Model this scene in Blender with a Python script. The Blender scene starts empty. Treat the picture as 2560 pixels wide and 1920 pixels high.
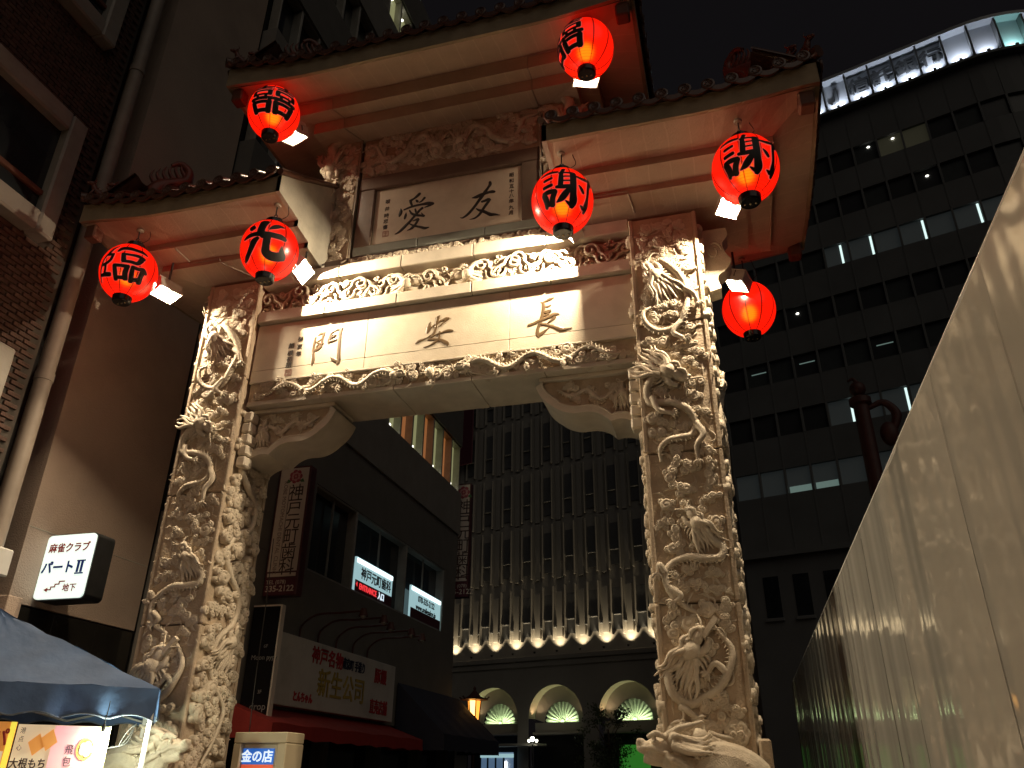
import bpy, math, random
import numpy as np
from mathutils import Vector, Matrix
random.seed(7); np.random.seed(7)
R = math.radians
S = bpy.context.scene
COL = S.collection
# ------------------------------------------------------------------ camera, sky, exposure
cam = bpy.data.objects.new('camera', bpy.data.cameras.new('camera')); COL.objects.link(cam)
cam.data.sensor_width = 36.0; cam.data.lens = 36.0*1984.86/2560.0; cam.data.clip_start = .05; cam.data.clip_end = 600
_rot = [[0.964436, 0.10917, 0.240717], [0.264155, -0.42989, -0.863375], [0.009227, 0.896257, -0.443439]]
cam.matrix_world = Matrix.Translation((3.4508, -8.3377, 1.6)) @ Matrix(_rot).to_4x4()
S.camera = cam
S.view_settings.view_transform = 'Standard'; S.view_settings.look = 'None'
S.view_settings.exposure = 0.0; S.view_settings.gamma = 1.0; S.view_settings.use_curve_mapping = False
S.cycles.use_denoising = True
S.cycles.max_bounces = 6; S.cycles.diffuse_bounces = 3; S.cycles.glossy_bounces = 3; S.cycles.transmission_bounces = 4
S.cycles.caustics_reflective = False; S.cycles.caustics_refractive = False
S.cycles.sample_clamp_indirect = 4.0; S.cycles.sample_clamp_direct = 0.0
w = bpy.data.worlds.new('World'); S.world = w; w.use_nodes = True
nt = w.node_tree; bg = nt.nodes['Background']
sky = nt.nodes.new('ShaderNodeTexSky'); sky.sky_type = 'NISHITA'; sky.sun_disc = False
sky.sun_elevation = R(-4); sky.sun_rotation = R(215); sky.altitude = 0
glow = nt.nodes.new('ShaderNodeMix'); glow.data_type = 'RGBA'; glow.blend_type = 'ADD'; glow.inputs[0].default_value = 1.0
glow.inputs[7].default_value = (.085, .072, .078, 1)      # even city glow on the night sky
nt.links.new(sky.outputs[0], glow.inputs[6]); nt.links.new(glow.outputs[2], bg.inputs[0]); bg.inputs[1].default_value = 0.05
sun = bpy.data.objects.new('night_glow', bpy.data.lights.new('night_glow', 'SUN')); COL.objects.link(sun)
sun.data.energy = 0.16; sun.data.angle = R(60); sun.data.color = (1.0, .88, .72)
sun.rotation_euler = (R(52), 0, R(38))
# ------------------------------------------------------------------ helpers
WM = {}
CUR = None
def link(o, parent=None, M=None):
    COL.objects.link(o); M = M or Matrix()
    if parent is not None:
        o.parent = parent; o.matrix_parent_inverse = WM[parent].inverted()
    o.matrix_basis = M; WM[o] = M
    return o
def thing(name, label, cat, loc=(0, 0, 0), group=None):
    o = bpy.data.objects.new(name, None); o.empty_display_size = .2
    link(o, None, Matrix.Translation(loc)); o['label'] = label; o['category'] = cat
    if group: o['group'] = group
    return o
def tag(o, label, cat, group=None):
    o['label'] = label; o['category'] = cat
    if group: o['group'] = group
    return o
class MB:
    def __init__(s): s.V = []; s.F = []; s.n = 0
    def add(s, V, F):
        V = np.asarray(V, float).reshape(-1, 3); s.V.append(V)
        s.F.extend([tuple(i+s.n for i in f) for f in F]); s.n += len(V); return s
    def box(s, a, b):
        x0, y0, z0 = [min(p, q) for p, q in zip(a, b)]; x1, y1, z1 = [max(p, q) for p, q in zip(a, b)]
        return s.add([(x0,y0,z0),(x1,y0,z0),(x1,y1,z0),(x0,y1,z0),(x0,y0,z1),(x1,y0,z1),(x1,y1,z1),(x0,y1,z1)],
                     [(0,3,2,1),(4,5,6,7),(0,1,5,4),(1,2,6,5),(2,3,7,6),(3,0,4,7)])
    def bbox(s, a, b, c=.01):      # box with chamfered edges
        a = np.minimum(a, b).astype(float), np.maximum(a, b).astype(float); lo, hi = a
        c = min(c, .45*(hi-lo).min()); V = []
        for ax in range(3):
            for sx in (0, 1):
                for sy in (0, 1):
                    for sz in (0, 1):
                        q = np.array([hi[0]-c if sx else lo[0]+c, hi[1]-c if sy else lo[1]+c, hi[2]-c if sz else lo[2]+c])
                        q[ax] = hi[ax] if (sx, sy, sz)[ax] else lo[ax]; V.append(q)
        I = lambda ax, sx, sy, sz: ax*8+sx*4+sy*2+sz
        F = []
        for sx in (0,1):
            F.append((I(0,sx,0,0),I(0,sx,1,0),I(0,sx,1,1),I(0,sx,0,1)))
            F.append((I(1,0,sx,0),I(1,1,sx,0),I(1,1,sx,1),I(1,0,sx,1)))
            F.append((I(2,0,0,sx),I(2,1,0,sx),I(2,1,1,sx),I(2,0,1,sx)))
            for sy in (0,1):
                F.append((I(0,sx,sy,0),I(1,sx,sy,0),I(1,sx,sy,1),I(0,sx,sy,1)))
                F.append((I(0,sx,0,sy),I(2,sx,0,sy),I(2,sx,1,sy),I(0,sx,1,sy)))
                F.append((I(1,0,sx,sy),I(2,0,sx,sy),I(2,1,sx,sy),I(1,1,sx,sy)))
                for sz in (0,1): F.append((I(0,sx,sy,sz),I(1,sx,sy,sz),I(2,sx,sy,sz)))
        return s.add(V, F)
    def tube(s, P, r, ref=(0, 0, 1), n=8, flat=1.0, scales=0.0, cap=True):
        P = np.asarray(P, float); m = len(P); r = np.broadcast_to(np.asarray(r, float), (m,)).copy()
        T = np.gradient(P, axis=0); T /= np.linalg.norm(T, axis=1)[:, None]+1e-9
        ref = np.asarray(ref, float); a = np.arange(n)*2*math.pi/n; V = np.zeros((m, n, 3)); prev = None
        for i in range(m):
            sd = np.cross(ref, T[i]); l = np.linalg.norm(sd)
            if l < .05:
                sd = prev if prev is not None else np.cross((.31, .95, .2), T[i]); sd = sd-T[i]*(sd@T[i]); l = np.linalg.norm(sd)
            sd = sd/l; prev = sd; up = np.cross(T[i], sd)
            rr = np.full(n, r[i])
            if scales: rr = rr*(1+scales*(((i+(np.arange(n) % 2)*2) % 4)/4.0-.4))
            V[i] = P[i]+(np.cos(a)*rr)[:, None]*sd+(np.sin(a)*rr*flat)[:, None]*up
        F = [(i*n+j, i*n+(j+1) % n, (i+1)*n+(j+1) % n, (i+1)*n+j) for i in range(m-1) for j in range(n)]
        if cap: F += [tuple(range(n-1, -1, -1)), tuple((m-1)*n+j for j in range(n))]
        return s.add(V.reshape(-1, 3), F)
    def lathe(s, prof, cen=(0,0,0), n=24, axis='z'):
        a = np.arange(n)*2*math.pi/n; V = []; F = []; m = len(prof)
        for r, z in prof:
            for t in a:
                q = (r*math.cos(t), r*math.sin(t), z)
                if axis == 'y': q = (q[0], q[2], q[1])
                if axis == 'x': q = (q[2], q[0], q[1])
                V.append((q[0]+cen[0], q[1]+cen[1], q[2]+cen[2]))
        F = [(i*n+j, i*n+(j+1) % n, (i+1)*n+(j+1) % n, (i+1)*n+j) for i in range(m-1) for j in range(n)]
        if prof[0][0] > 1e-4: F.append(tuple(range(n-1, -1, -1)))
        if prof[-1][0] > 1e-4: F.append(tuple((m-1)*n+j for j in range(n)))
        return s.add(V, F)
    def ell(s, c, rad, n=14, m=9, M=None):
        V = []; 
        for i in range(m+1):
            ph = math.pi*i/m-math.pi/2
            for j in range(n):
                t = 2*math.pi*j/n; V.append((math.cos(ph)*math.cos(t)*rad[0], math.cos(ph)*math.sin(t)*rad[1], math.sin(ph)*rad[2]))
        V = np.array(V)
        if M is not None: V = V@np.array(M).T
        F = [(i*n+j, i*n+(j+1) % n, (i+1)*n+(j+1) % n, (i+1)*n+j) for i in range(m) for j in range(n)]
        return s.add(V+np.asarray(c), F)
    def prism(s, poly, f0, f1):    # poly: 2-D outline, f0/f1 map (u,v) to 3-D for the two ends
        n = len(poly); V = [f0(*q) for q in poly]+[f1(*q) for q in poly]
        return s.add(V, [tuple(range(n-1, -1, -1)), tuple(range(n, 2*n))]+[(i, (i+1) % n, n+(i+1) % n, n+i) for i in range(n)])
    def xf(s, f):
        s.V = [np.array([f(*q) for q in np.concatenate(s.V)])] if s.V else s.V; return s
    def mesh(s, name, m, smooth=None):
        me = bpy.data.meshes.new(name); V = np.concatenate(s.V) if s.V else np.zeros((0, 3))
        me.from_pydata(V.tolist(), [], s.F); me.materials.append(m if not isinstance(m, str) else MAT[m])
        if smooth is not None:
            me.polygons.foreach_set('use_smooth', [True]*len(me.polygons))
            if smooth < 179: me.set_sharp_from_angle(angle=R(smooth))
        me.update(); return me
    def build(s, name, m, parent=None, smooth=None, M=None):
        M = M if M is not None else CUR
        return link(bpy.data.objects.new(name, s.mesh(name, m, smooth)), parent, M)
def inst(mesh, name, parent, M): return link(bpy.data.objects.new(name, mesh), parent, M)
def struct(o): o['kind'] = 'structure'; return o
def stuff(o): o['kind'] = 'stuff'; return o
def spline(P, n):
    P = np.asarray(P, float); d = np.r_[0, np.cumsum(np.linalg.norm(np.diff(P[:, :3 if P.shape[1] > 2 else 2], axis=0), axis=1)+1e-6)]
    t = np.linspace(0, d[-1], n); out = np.zeros((n, P.shape[1]))
    m = np.gradient(P, d, axis=0) if len(P) > 2 else np.repeat(((P[1]-P[0])/d[-1])[None], 2, 0)
    k = np.clip(np.searchsorted(d, t, 'right')-1, 0, len(P)-2); h = (d[k+1]-d[k]); u = ((t-d[k])/h)[:, None]; h = h[:, None]
    return (2*u**3-3*u**2+1)*P[k]+(u**3-2*u**2+u)*h*m[k]+(-2*u**3+3*u**2)*P[k+1]+(u**3-u**2)*h*m[k+1]
def RZ(deg): return Matrix.Rotation(R(deg), 4, 'Z')
def T(*p): return Matrix.Translation(p)
# ------------------------------------------------------------------ materials
MAT = {}
def mat(name, col, rough=.6, var=.12, vs=6.0, bump=0.0, bs=40.0, metal=0.0, emis=None, es=1.0, spec=.5, stain=None, ss=.8, sa=.5):
    m = bpy.data.materials.new(name); m.use_nodes = True; t = m.node_tree; b = t.nodes['Principled BSDF']; L = t.links.new
    b.inputs['Roughness'].default_value = rough; b.inputs['Metallic'].default_value = metal
    b.inputs['Specular IOR Level'].default_value = spec
    tc = t.nodes.new('ShaderNodeTexCoord')
    nz = t.nodes.new('ShaderNodeTexNoise'); nz.inputs['Scale'].default_value = vs; nz.inputs['Detail'].default_value = 5; L(tc.outputs['Object'], nz.inputs['Vector'])
    mx = t.nodes.new('ShaderNodeMix'); mx.data_type = 'RGBA'
    c = np.array(col[:3]); mx.inputs[6].default_value = (*np.clip(c*(1-var), 0, 1), 1); mx.inputs[7].default_value = (*np.clip(c*(1+var), 0, 1), 1)
    mr = t.nodes.new('ShaderNodeMapRange'); mr.inputs[1].default_value = .3; mr.inputs[2].default_value = .7
    L(nz.outputs['Fac'], mr.inputs[0]); L(mr.outputs[0], mx.inputs[0]); out = mx.outputs[2]
    if stain:
        n2 = t.nodes.new('ShaderNodeTexNoise'); n2.inputs['Scale'].default_value = ss; n2.inputs['Detail'].default_value = 6; n2.inputs['Roughness'].default_value = .65
        L(tc.outputs['Object'], n2.inputs['Vector'])
        r2 = t.nodes.new('ShaderNodeMapRange'); r2.inputs[1].default_value = .48; r2.inputs[2].default_value = .72; r2.inputs[4].default_value = sa; L(n2.outputs['Fac'], r2.inputs[0])
        m2 = t.nodes.new('ShaderNodeMix'); m2.data_type = 'RGBA'; m2.inputs[7].default_value = (*stain, 1); L(r2.outputs[0], m2.inputs[0]); L(out, m2.inputs[6]); out = m2.outputs[2]
    L(out, b.inputs['Base Color'])
    if bump:
        n3 = t.nodes.new('ShaderNodeTexNoise'); n3.inputs['Scale'].default_value = bs; n3.inputs['Detail'].default_value = 4; L(tc.outputs['Object'], n3.inputs['Vector'])
        bp = t.nodes.new('ShaderNodeBump'); bp.inputs['Strength'].default_value = bump; bp.inputs['Distance'].default_value = .02; L(n3.outputs['Fac'], bp.inputs['Height']); L(bp.outputs[0], b.inputs['Normal'])
    if emis: b.inputs['Emission Color'].default_value = (*emis, 1); b.inputs['Emission Strength'].default_value = es
    MAT[name] = m; return m
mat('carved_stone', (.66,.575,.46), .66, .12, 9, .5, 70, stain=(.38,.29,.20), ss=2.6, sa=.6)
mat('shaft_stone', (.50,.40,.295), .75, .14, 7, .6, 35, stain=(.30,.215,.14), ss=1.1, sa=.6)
mat('slab_stone', (.69,.605,.48), .55, .07, 4, .15, 50, stain=(.48,.37,.26), ss=1.5, sa=.5)
mat('band_stone', (.64,.57,.47), .55, .09, 5, .2, 60, stain=(.45,.36,.26), ss=1.3, sa=.4)
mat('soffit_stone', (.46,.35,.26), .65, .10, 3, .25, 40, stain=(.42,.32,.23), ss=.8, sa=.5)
mat('fascia_stone', (.34,.27,.18), .75, .18, 4, .3, 30, stain=(.2,.17,.11), ss=1.2, sa=.6)
mat('wall_plaster', (.50,.47,.40), .75, .12, 3, .3, 45, stain=(.2,.19,.16), ss=.9, sa=.7)
mat('frame_stone', (.17,.12,.09), .45, .12, 6, .1, 40)
mat('rail_stone', (.24,.25,.22), .4, .1, 6)
mat('bronze_paint', (.125,.075,.032), .42, .15, 14, metal=.0, spec=.6)
mat('dark_ink', (.025,.02,.018), .5, .2, 20)
mat('seal_red', (.36,.17,.12), .6, .1, 20)
mat('roof_tile', (.10,.045,.03), .3, .25, 8, .15, 30, spec=.7)
mat('tile_bed', (.09,.055,.04), .7, .2, 5)
mat('roof_beast', (.16,.05,.035), .4, .2, 12, .2, 30)
mat('bracket_wood', (.13,.05,.03), .6, .2, 8)
mat('black_lacquer', (.012,.011,.012), .22, .2, 9, spec=.6)
mat('black_metal', (.03,.03,.03), .45, .2, 9)
mat('brass', (.55,.4,.2), .3, .1, 9, metal=1)
mat('lamp_housing', (.55,.5,.44), .5, .1, 8)
mat('reflector', (.9,.88,.82), .5, .02, 8)
mat('conduit', (.34,.28,.22), .5, .1, 8)
mat('steel', (.42,.42,.42), .3, .1, 9, metal=.9)
mat('white_metal', (.72,.72,.7), .4, .05, 9)
mat('orange_wall', (.50,.385,.31), .85, .05, 1.2, .6, 55, stain=(.34,.26,.21), ss=.5, sa=.6)
mat('grey_wall', (.17,.16,.145), .8, .08, 2, .3, 40)
mat('grey_wall_pale', (.26,.24,.215), .8, .08, 2, .3, 40)
mat('marble_black', (.02,.018,.015), .12, .3, 3, spec=.6)
mat('marble_pale', (.30,.28,.25), .5, .14, 3, .15, 30, stain=(.3,.25,.2), ss=2, sa=.5)
mat('brick', (.085,.045,.033), .8, .35, 3, .4, 40)
mat('mortar', (.06,.05,.042), .9, .2, 6)
mat('pipe_paint', (.30,.25,.21), .55, .12, 4)
mat('dark_void', (.012,.012,.012), .9, .2, 3)
mat('dark_glass', (.02,.024,.028), .12, .3, 1.5, spec=.6)
mat('blind_glass', (.075,.085,.085), .3, .1, 2)
mat('alu', (.36,.34,.30), .4, .1, 6, metal=.3)
mat('fence_white', (.46,.455,.43), .075, .04, 1.5, 0, spec=.9, stain=(.36,.34,.30), ss=.7, sa=.45)
mat('far_glass', (.055,.058,.06), .3, .2, .6)
mat('store_glass', (.14,.145,.15), .35, .2, .6)
mat('fence_brown', (.10,.065,.045), .18, .1, 3)
mat('tent_blue', (.06,.115,.25), .7, .16, 3, .5, 7)
mat('tent_hem', (.10,.13,.18), .7, .1, 3)
mat('tent_frame', (.35,.36,.36), .4, .1, 6)
mat('cable', (.02,.02,.02), .5, .1, 8)
mat('sign_cream', (.68,.61,.54), .55, .04, 3)
mat('sign_frame', (.10,.03,.035), .45, .1, 6)
mat('sign_purple', (.11,.022,.04), .5, .06, 6)
mat('print_dark', (.06,.03,.028), .6, .1, 9)
mat('print_mid', (.24,.16,.14), .6, .1, 9)
mat('rose_red', (.38,.07,.10), .6, .2, 25)
mat('rose_pale', (.58,.30,.30), .6, .15, 25)
mat('leaf_green', (.06,.17,.06), .6, .2, 25)
mat('sign_black', (.008,.008,.010), .25, .2, 6)
mat('white_print', (.22,.22,.22), .6, .05, 8)
mat('shop_white', (.62,.60,.56), .55, .05, 3, stain=(.22,.2,.17), ss=1.5, sa=.4)
mat('paint_red', (.45,.03,.035), .5, .1, 9)
mat('paint_gold', (.45,.33,.07), .5, .1, 9)
mat('paint_navy', (.02,.03,.08), .5, .1, 9)
mat('awning_red', (.30,.025,.02), .7, .1, 5, .2, 20)
mat('awning_navy', (.022,.024,.045), .75, .1, 4, .2, 20)
mat('box_cream', (.50,.42,.29), .5, .06, 3)
mat('far_stone', (.34,.32,.28), .8, .16, .5, .4, 6, stain=(.13,.12,.1), ss=.25, sa=.5)
mat('far_clad', (.37,.355,.32), .7, .08, .4)
mat('far_clad_dark', (.20,.205,.205), .7, .1, .4)
mat('arch_stone', (.50,.42,.32), .7, .08, .6)
mat('shell_plaster', (.50,.52,.42), .6, .05, .8)
mat('bank_wall', (.15,.155,.155), .75, .12, .5, .3, 3)
mat('bank_band', (.165,.17,.17), .75, .1, .4)
mat('crown_metal', (.5,.52,.55), .4, .05, .4)
mat('crown_letter', (.10,.105,.11), .4, .05, .4)
mat('paving', (.10,.085,.07), .8, .25, 2, .4, 20)
mat('asphalt', (.05,.05,.05), .85, .2, 4, .4, 60)
mat('pole_red', (.07,.022,.018), .55, .2, 5)
mat('bark', (.07,.05,.035), .9, .2, 10, .5, 30)
mat('leaf', (.05,.07,.03), .6, .3, 3)
def emit(name, col, st, base=(.5,.5,.5), rough=.4):
    m = mat(name, base, rough, .02, 4, emis=col, es=st); return m
emit('lamp_white', (1.0,.97,.88), 30)
emit('sign_glow', (.83,1.0,.90), .95, (.8,.85,.8))
emit('sign_red_print', (.25,.02,.01), .35, (.25,.02,.01))
emit('sign_blue_print', (.01,.03,.16), .35, (.01,.03,.16))
emit('win_white', (.75,1.0,.95), 1.1)
emit('win_dim', (.5,.6,.6), .016, (.2,.22,.22))
emit('win_dim2', (.45,.42,.25), .03, (.2,.2,.15))
emit('win_teal', (.55,.85,.75), .16)
emit('win_spot', (1.0,.97,.85), 3)
emit('win_green', (.62,.62,.28), .32)
emit('win_orange', (.75,.26,.07), .32)
emit('clinic_glow', (.55,.88,.93), .55)
emit('clinic_tube', (.8,1.0,1.0), 2.2)
emit('led_red', (1.0,.04,.05), .8)
emit('box_blue', (.02,.12,.48), .8, (.02,.1,.4))
emit('box_red', (.75,.10,.04), .7, (.6,.1,.04))
emit('box_white', (.75,.9,1.0), .9)
emit('lamp_paper', (1.0,.50,.11), 6.0)
emit('lamp_paper_fill', (1.0,.60,.31), 108)  # strong panes for the added, unseen fill lamps behind the viewer
emit('lamp_paper_side', (1.0,.34,.04), 2.0)
emit('far_lamp', (1.0,.98,.75), 6)
emit('green_sign', (.06,.62,.04), .2)
emit('shop_blue', (.25,.45,.75), .25)
emit('poster_yellow', (.95,.80,.08), .8, (.6,.5,.1))  # poster paper glows by itself, lamp light on the stall put into its colour
emit('poster_orange', (.85,.30,.05), .42, (.6,.3,.1))
emit('poster_cream', (.9,.68,.42), .5, (.6,.5,.35))
emit('poster_pink', (.95,.42,.52), .6, (.6,.35,.3))
emit('poster_lime', (.78,.9,.25), .9, (.5,.6,.2))
emit('bao_white', (.8,.62,.5), .3, (.6,.5,.4))  # printed buns glow like the poster they sit on
emit('tube_light', (1.0,.97,.93), 60)
emit('cap_lamp', (.9,.95,1.0), 8)
# shiny site hoarding: gentle sheet waviness
def fence_mat():
    t = MAT['fence_white'].node_tree; b = t.nodes['Principled BSDF']; L = t.links.new
    tc = t.nodes.new('ShaderNodeTexCoord'); mp = t.nodes.new('ShaderNodeMapping'); mp.inputs['Scale'].default_value = (1, 1.7, .10)
    n = t.nodes.new('ShaderNodeTexNoise'); n.inputs['Scale'].default_value = 1.6; n.inputs['Detail'].default_value = 1.0
    bp = t.nodes.new('ShaderNodeBump'); bp.inputs['Strength'].default_value = .45; bp.inputs['Distance'].default_value = .05
    L(tc.outputs['Object'], mp.inputs[0]); L(mp.outputs[0], n.inputs['Vector']); L(n.outputs['Fac'], bp.inputs['Height']); m2 = t.nodes.new('ShaderNodeMapping'); m2.inputs['Scale'].default_value = (1, .35, 1.6); n2 = t.nodes.new('ShaderNodeTexNoise'); n2.inputs['Scale'].default_value = 2.0; n2.inputs['Detail'].default_value = 2
    b2 = t.nodes.new('ShaderNodeBump'); b2.inputs['Strength'].default_value = .12; b2.inputs['Distance'].default_value = .05
    L(tc.outputs['Object'], m2.inputs[0]); L(m2.outputs[0], n2.inputs['Vector']); L(n2.outputs['Fac'], b2.inputs['Height']); L(bp.outputs[0], b2.inputs['Normal']); L(b2.outputs[0], b.inputs['Normal'])
fence_mat()
# soffit: pale seam streaks running across the slabs
def soffit_mat(name, axis):
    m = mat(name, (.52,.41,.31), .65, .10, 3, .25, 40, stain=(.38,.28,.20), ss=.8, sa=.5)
    t = m.node_tree; b = t.nodes['Principled BSDF']; L = t.links.new
    src = b.inputs['Base Color'].links[0].from_socket
    tc = t.nodes.new('ShaderNodeTexCoord'); wv = t.nodes.new('ShaderNodeTexWave'); wv.bands_direction = axis; wv.wave_profile = 'SAW'
    wv.inputs['Scale'].default_value = 1.15; wv.inputs['Distortion'].default_value = 1.3; wv.inputs['Detail'].default_value = 1; wv.inputs['Detail Scale'].default_value = 1.2
    L(tc.outputs['Object'], wv.inputs['Vector'])
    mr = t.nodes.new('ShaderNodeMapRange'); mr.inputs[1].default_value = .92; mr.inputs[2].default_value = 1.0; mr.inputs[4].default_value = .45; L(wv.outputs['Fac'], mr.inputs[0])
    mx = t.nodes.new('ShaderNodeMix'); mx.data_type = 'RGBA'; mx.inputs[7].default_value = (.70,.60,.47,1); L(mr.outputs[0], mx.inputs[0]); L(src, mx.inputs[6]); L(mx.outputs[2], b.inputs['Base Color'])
soffit_mat('soffit_x', 'X'); soffit_mat('soffit_y', 'Y')
# lantern paper: glowing red cloth with bamboo hoops and seams, letting the bulb shine through
def lantern_mat():
    m = bpy.data.materials.new('lantern_paper'); m.use_nodes = True; t = m.node_tree; t.nodes.clear(); N = t.nodes.new; L = t.links.new
    out = N('ShaderNodeOutputMaterial'); tc = N('ShaderNodeTexCoord'); sp = N('ShaderNodeSeparateXYZ'); L(tc.outputs['Object'], sp.inputs[0])
    def math_(op, a, b=None):
        n = N('ShaderNodeMath'); n.operation = op
        for i, q in enumerate((a, b)):
            if q is None: continue
            if isinstance(q, (int, float)): n.inputs[i].default_value = q
            else: L(q, n.inputs[i])
        return n.outputs[0]
    hoop = math_('LESS_THAN', math_('FRACT', math_('MULTIPLY', sp.outputs[2], 42.0)), .16)
    ang = math_('ARCTAN2', sp.outputs[1], sp.outputs[0])
    fr = math_('FRACT', math_('ADD', math_('MULTIPLY', ang, 10/(2*math.pi)), .25))
    seam = math_('LESS_THAN', math_('ABSOLUTE', math_('SUBTRACT', fr, .5)), .042)
    ln = math_('MAXIMUM', math_('MULTIPLY', hoop, .45), math_('MULTIPLY', seam, .80))
    k = math_('SUBTRACT', 1.0, ln)
    em = N('ShaderNodeEmission'); em.inputs[0].default_value = (1.0, .010, .0022, 1); L(math_('MULTIPLY', k, .95), em.inputs[1])
    rf = N('ShaderNodeBsdfRefraction'); rf.inputs['Roughness'].default_value = .58; rf.inputs['IOR'].default_value = 1.30
    mc = N('ShaderNodeMix'); mc.data_type = 'RGBA'; mc.inputs[6].default_value = (.05,.01,.002,1); mc.inputs[7].default_value = (.32,.17,.012,1); L(k, mc.inputs[0]); L(mc.outputs[2], rf.inputs[0])
    gl = N('ShaderNodeBsdfGlossy'); gl.inputs['Roughness'].default_value = .28; gl.inputs[0].default_value = (.05,.05,.05,1)
    a1 = N('ShaderNodeAddShader'); a2 = N('ShaderNodeAddShader'); L(em.outputs[0], a1.inputs[0]); L(rf.outputs[0], a1.inputs[1]); L(a1.outputs[0], a2.inputs[0]); L(gl.outputs[0], a2.inputs[1])
    L(a2.outputs[0], out.inputs[0]); MAT['lantern_paper'] = m
lantern_mat()
emit('lantern_bulb', (1.0,.42,.07), 4.2)
emit('lantern_edge', (1.0,.10,.07), .62, (.4,.05,.04))
# ------------------------------------------------------------------ text
def text_mb(s, size=1.0, depth=.004, align='CENTER'):
    c = bpy.data.curves.new('lettering', 'FONT'); c.body = s; c.size = size; c.extrude = depth/2; c.align_x = align; c.align_y = 'CENTER'; c.resolution_u = 3
    o = bpy.data.objects.new('lettering', c); COL.objects.link(o)
    me = bpy.data.meshes.new_from_object(o.evaluated_get(bpy.context.evaluated_depsgraph_get()))
    V = np.array([v.co[:] for v in me.vertices]) if len(me.vertices) else np.zeros((0, 3)); F = [tuple(p.vertices) for p in me.polygons]
    bpy.data.objects.remove(o); bpy.data.curves.remove(c); bpy.data.meshes.remove(me)
    return V, F
def text(mb, s, org, right, up, size, depth=.004, sx=1.0, align='CENTER', bold=0.0):
    V, F = text_mb(s, size, depth, align)
    if len(V) == 0: return
    right = np.array(right, float); up = np.array(up, float); nrm = np.cross(right, up)
    offs = [(0, 0)] if not bold else [(dx, dz) for dx in (-bold, bold) for dz in (-bold, bold)]
    for k, (dx, dz) in enumerate(offs):
        mb.add(np.array(org)+np.outer(V[:, 0]*sx+dx, right)+np.outer(V[:, 1]+dz, up)+np.outer(V[:, 2]+depth/2+k*.0006, nrm), F)
def vtext(mb, s, org, right, up, size, step, depth=.004, sx=1.0, bold=0.0):
    for i, ch in enumerate(s): text(mb, ch, np.array(org)-np.array(up)*step*i, right, up, size, depth, sx, bold=bold)
# ------------------------------------------------------------------ ground
g = struct(MB().add([(-120,-60,0),(120,-60,0),(120,160,0),(-120,160,0)], [(0,1,2,3)]).build('ground', 'asphalt'))
struct(MB().add([(-5.35,-30,.004),(7,-30,.004),(7,30,.004),(-5.35,30,.004)], [(0,1,2,3)]).build('street_paving', 'paving'))
# ------------------------------------------------------------------ the stone gate
GATE = thing('stone_gate', 'tall carved white stone gate with three tiled roofs spanning the street', 'gate', (0, .5, 0))
XI, XO, PD = 2.656, 3.506, .95        # inner and outer faces of the pillars, depth
JZ = [0, 1.55, 3.19, 4.83, 6.47, 8.06]
# --- carving kits (local frame: X across, Z up, -Y out of the stone)
def lobe(mb, cx, cz, Rr, h, turns=1.5, sgn=1, y0=0.0, n=20):
    rings = [0, .14, .28, .42, .56, .7, .82, .92, 1.0]
    V = []; F = []
    for k, q in enumerate(rings):
        for j in range(n):
            th = 2*math.pi*j/n; f = (turns*q+sgn*th/(2*math.pi)) % 1.0
            gr = math.exp(-((f-.5)/.13)**2)*(.30 if .1 < q < .95 else 0)
            sc = 1+.035*math.cos(5*th)
            hh = h*(.72+.28*math.sqrt(max(0, 1-q**2.6)))-h*gr*.75
            V.append((cx+Rr*q*sc*math.cos(th), y0-hh, cz+Rr*q*sc*math.sin(th)))
    for j in range(n):
        th = 2*math.pi*j/n; sc = 1.03+.035*math.cos(5*th); V.append((cx+Rr*sc*math.cos(th), .012, cz+Rr*sc*math.sin(th)))
    m = len(rings)+1
    F = [(k*n+j, k*n+(j+1) % n, (k+1)*n+(j+1) % n, (k+1)*n+j) for k in range(m-1) for j in range(n)]
    mb.add(V, F)
def cloud_mesh(lobes, tail, nm):
    mb = MB()
    for i, (a, b, r, h) in enumerate(lobes): lobe(mb, a, b, r, h, 1.3+.2*(i % 3), 1 if i % 2 else -1)
    for tp in tail:
        P = spline([(a, -.012, b) for a, b in tp], 12); mb.tube(P, np.linspace(.022, .006, 12), (0, -1, 0), 6, .7)
    return mb.mesh(nm, 'carved_stone', 55)
CLOUDS = [
 cloud_mesh([(-.07,0,.062,.055),(.045,.02,.08,.075),(-.01,.075,.058,.085),(.12,-.02,.045,.05)], [[(-.1,-.03),(-.17,-.05),(-.22,-.03)]], 'cloud_carving'),
 cloud_mesh([(-.075,.01,.07,.07),(.06,.0,.075,.06),(0,-.06,.055,.045)], [[(.1,-.03),(.17,-.06),(.23,-.03)],[(.05,-.08),(.12,-.12),(.2,-.12)]], 'cloud_carving'),
 cloud_mesh([(0,0,.095,.085),(.09,.045,.05,.06),(-.085,.05,.052,.07),(-.09,-.05,.04,.05)], [], 'cloud_carving'),
 cloud_mesh([(0,.08,.06,.085),(.02,-.01,.07,.07),(-.02,-.1,.06,.055),(.085,.05,.04,.06)], [], 'cloud_carving'),
 cloud_mesh([(-.12,0,.05,.05),(-.045,.03,.06,.065),(.045,.03,.06,.065),(.12,0,.05,.05),(0,-.035,.05,.05)], [[(-.14,-.03),(-.2,-.07),(-.26,-.05)]], 'cloud_carving'),
]
FLOWER = cloud_mesh([(.05*math.cos(a), .05*math.sin(a), .05, .035+.002*i) for i, a in enumerate(np.arange(7)*2*math.pi/7)]+[(-.03,-.01,.035,.05),(.03,-.01,.035,.051)], [], 'rosette_carving')
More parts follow.
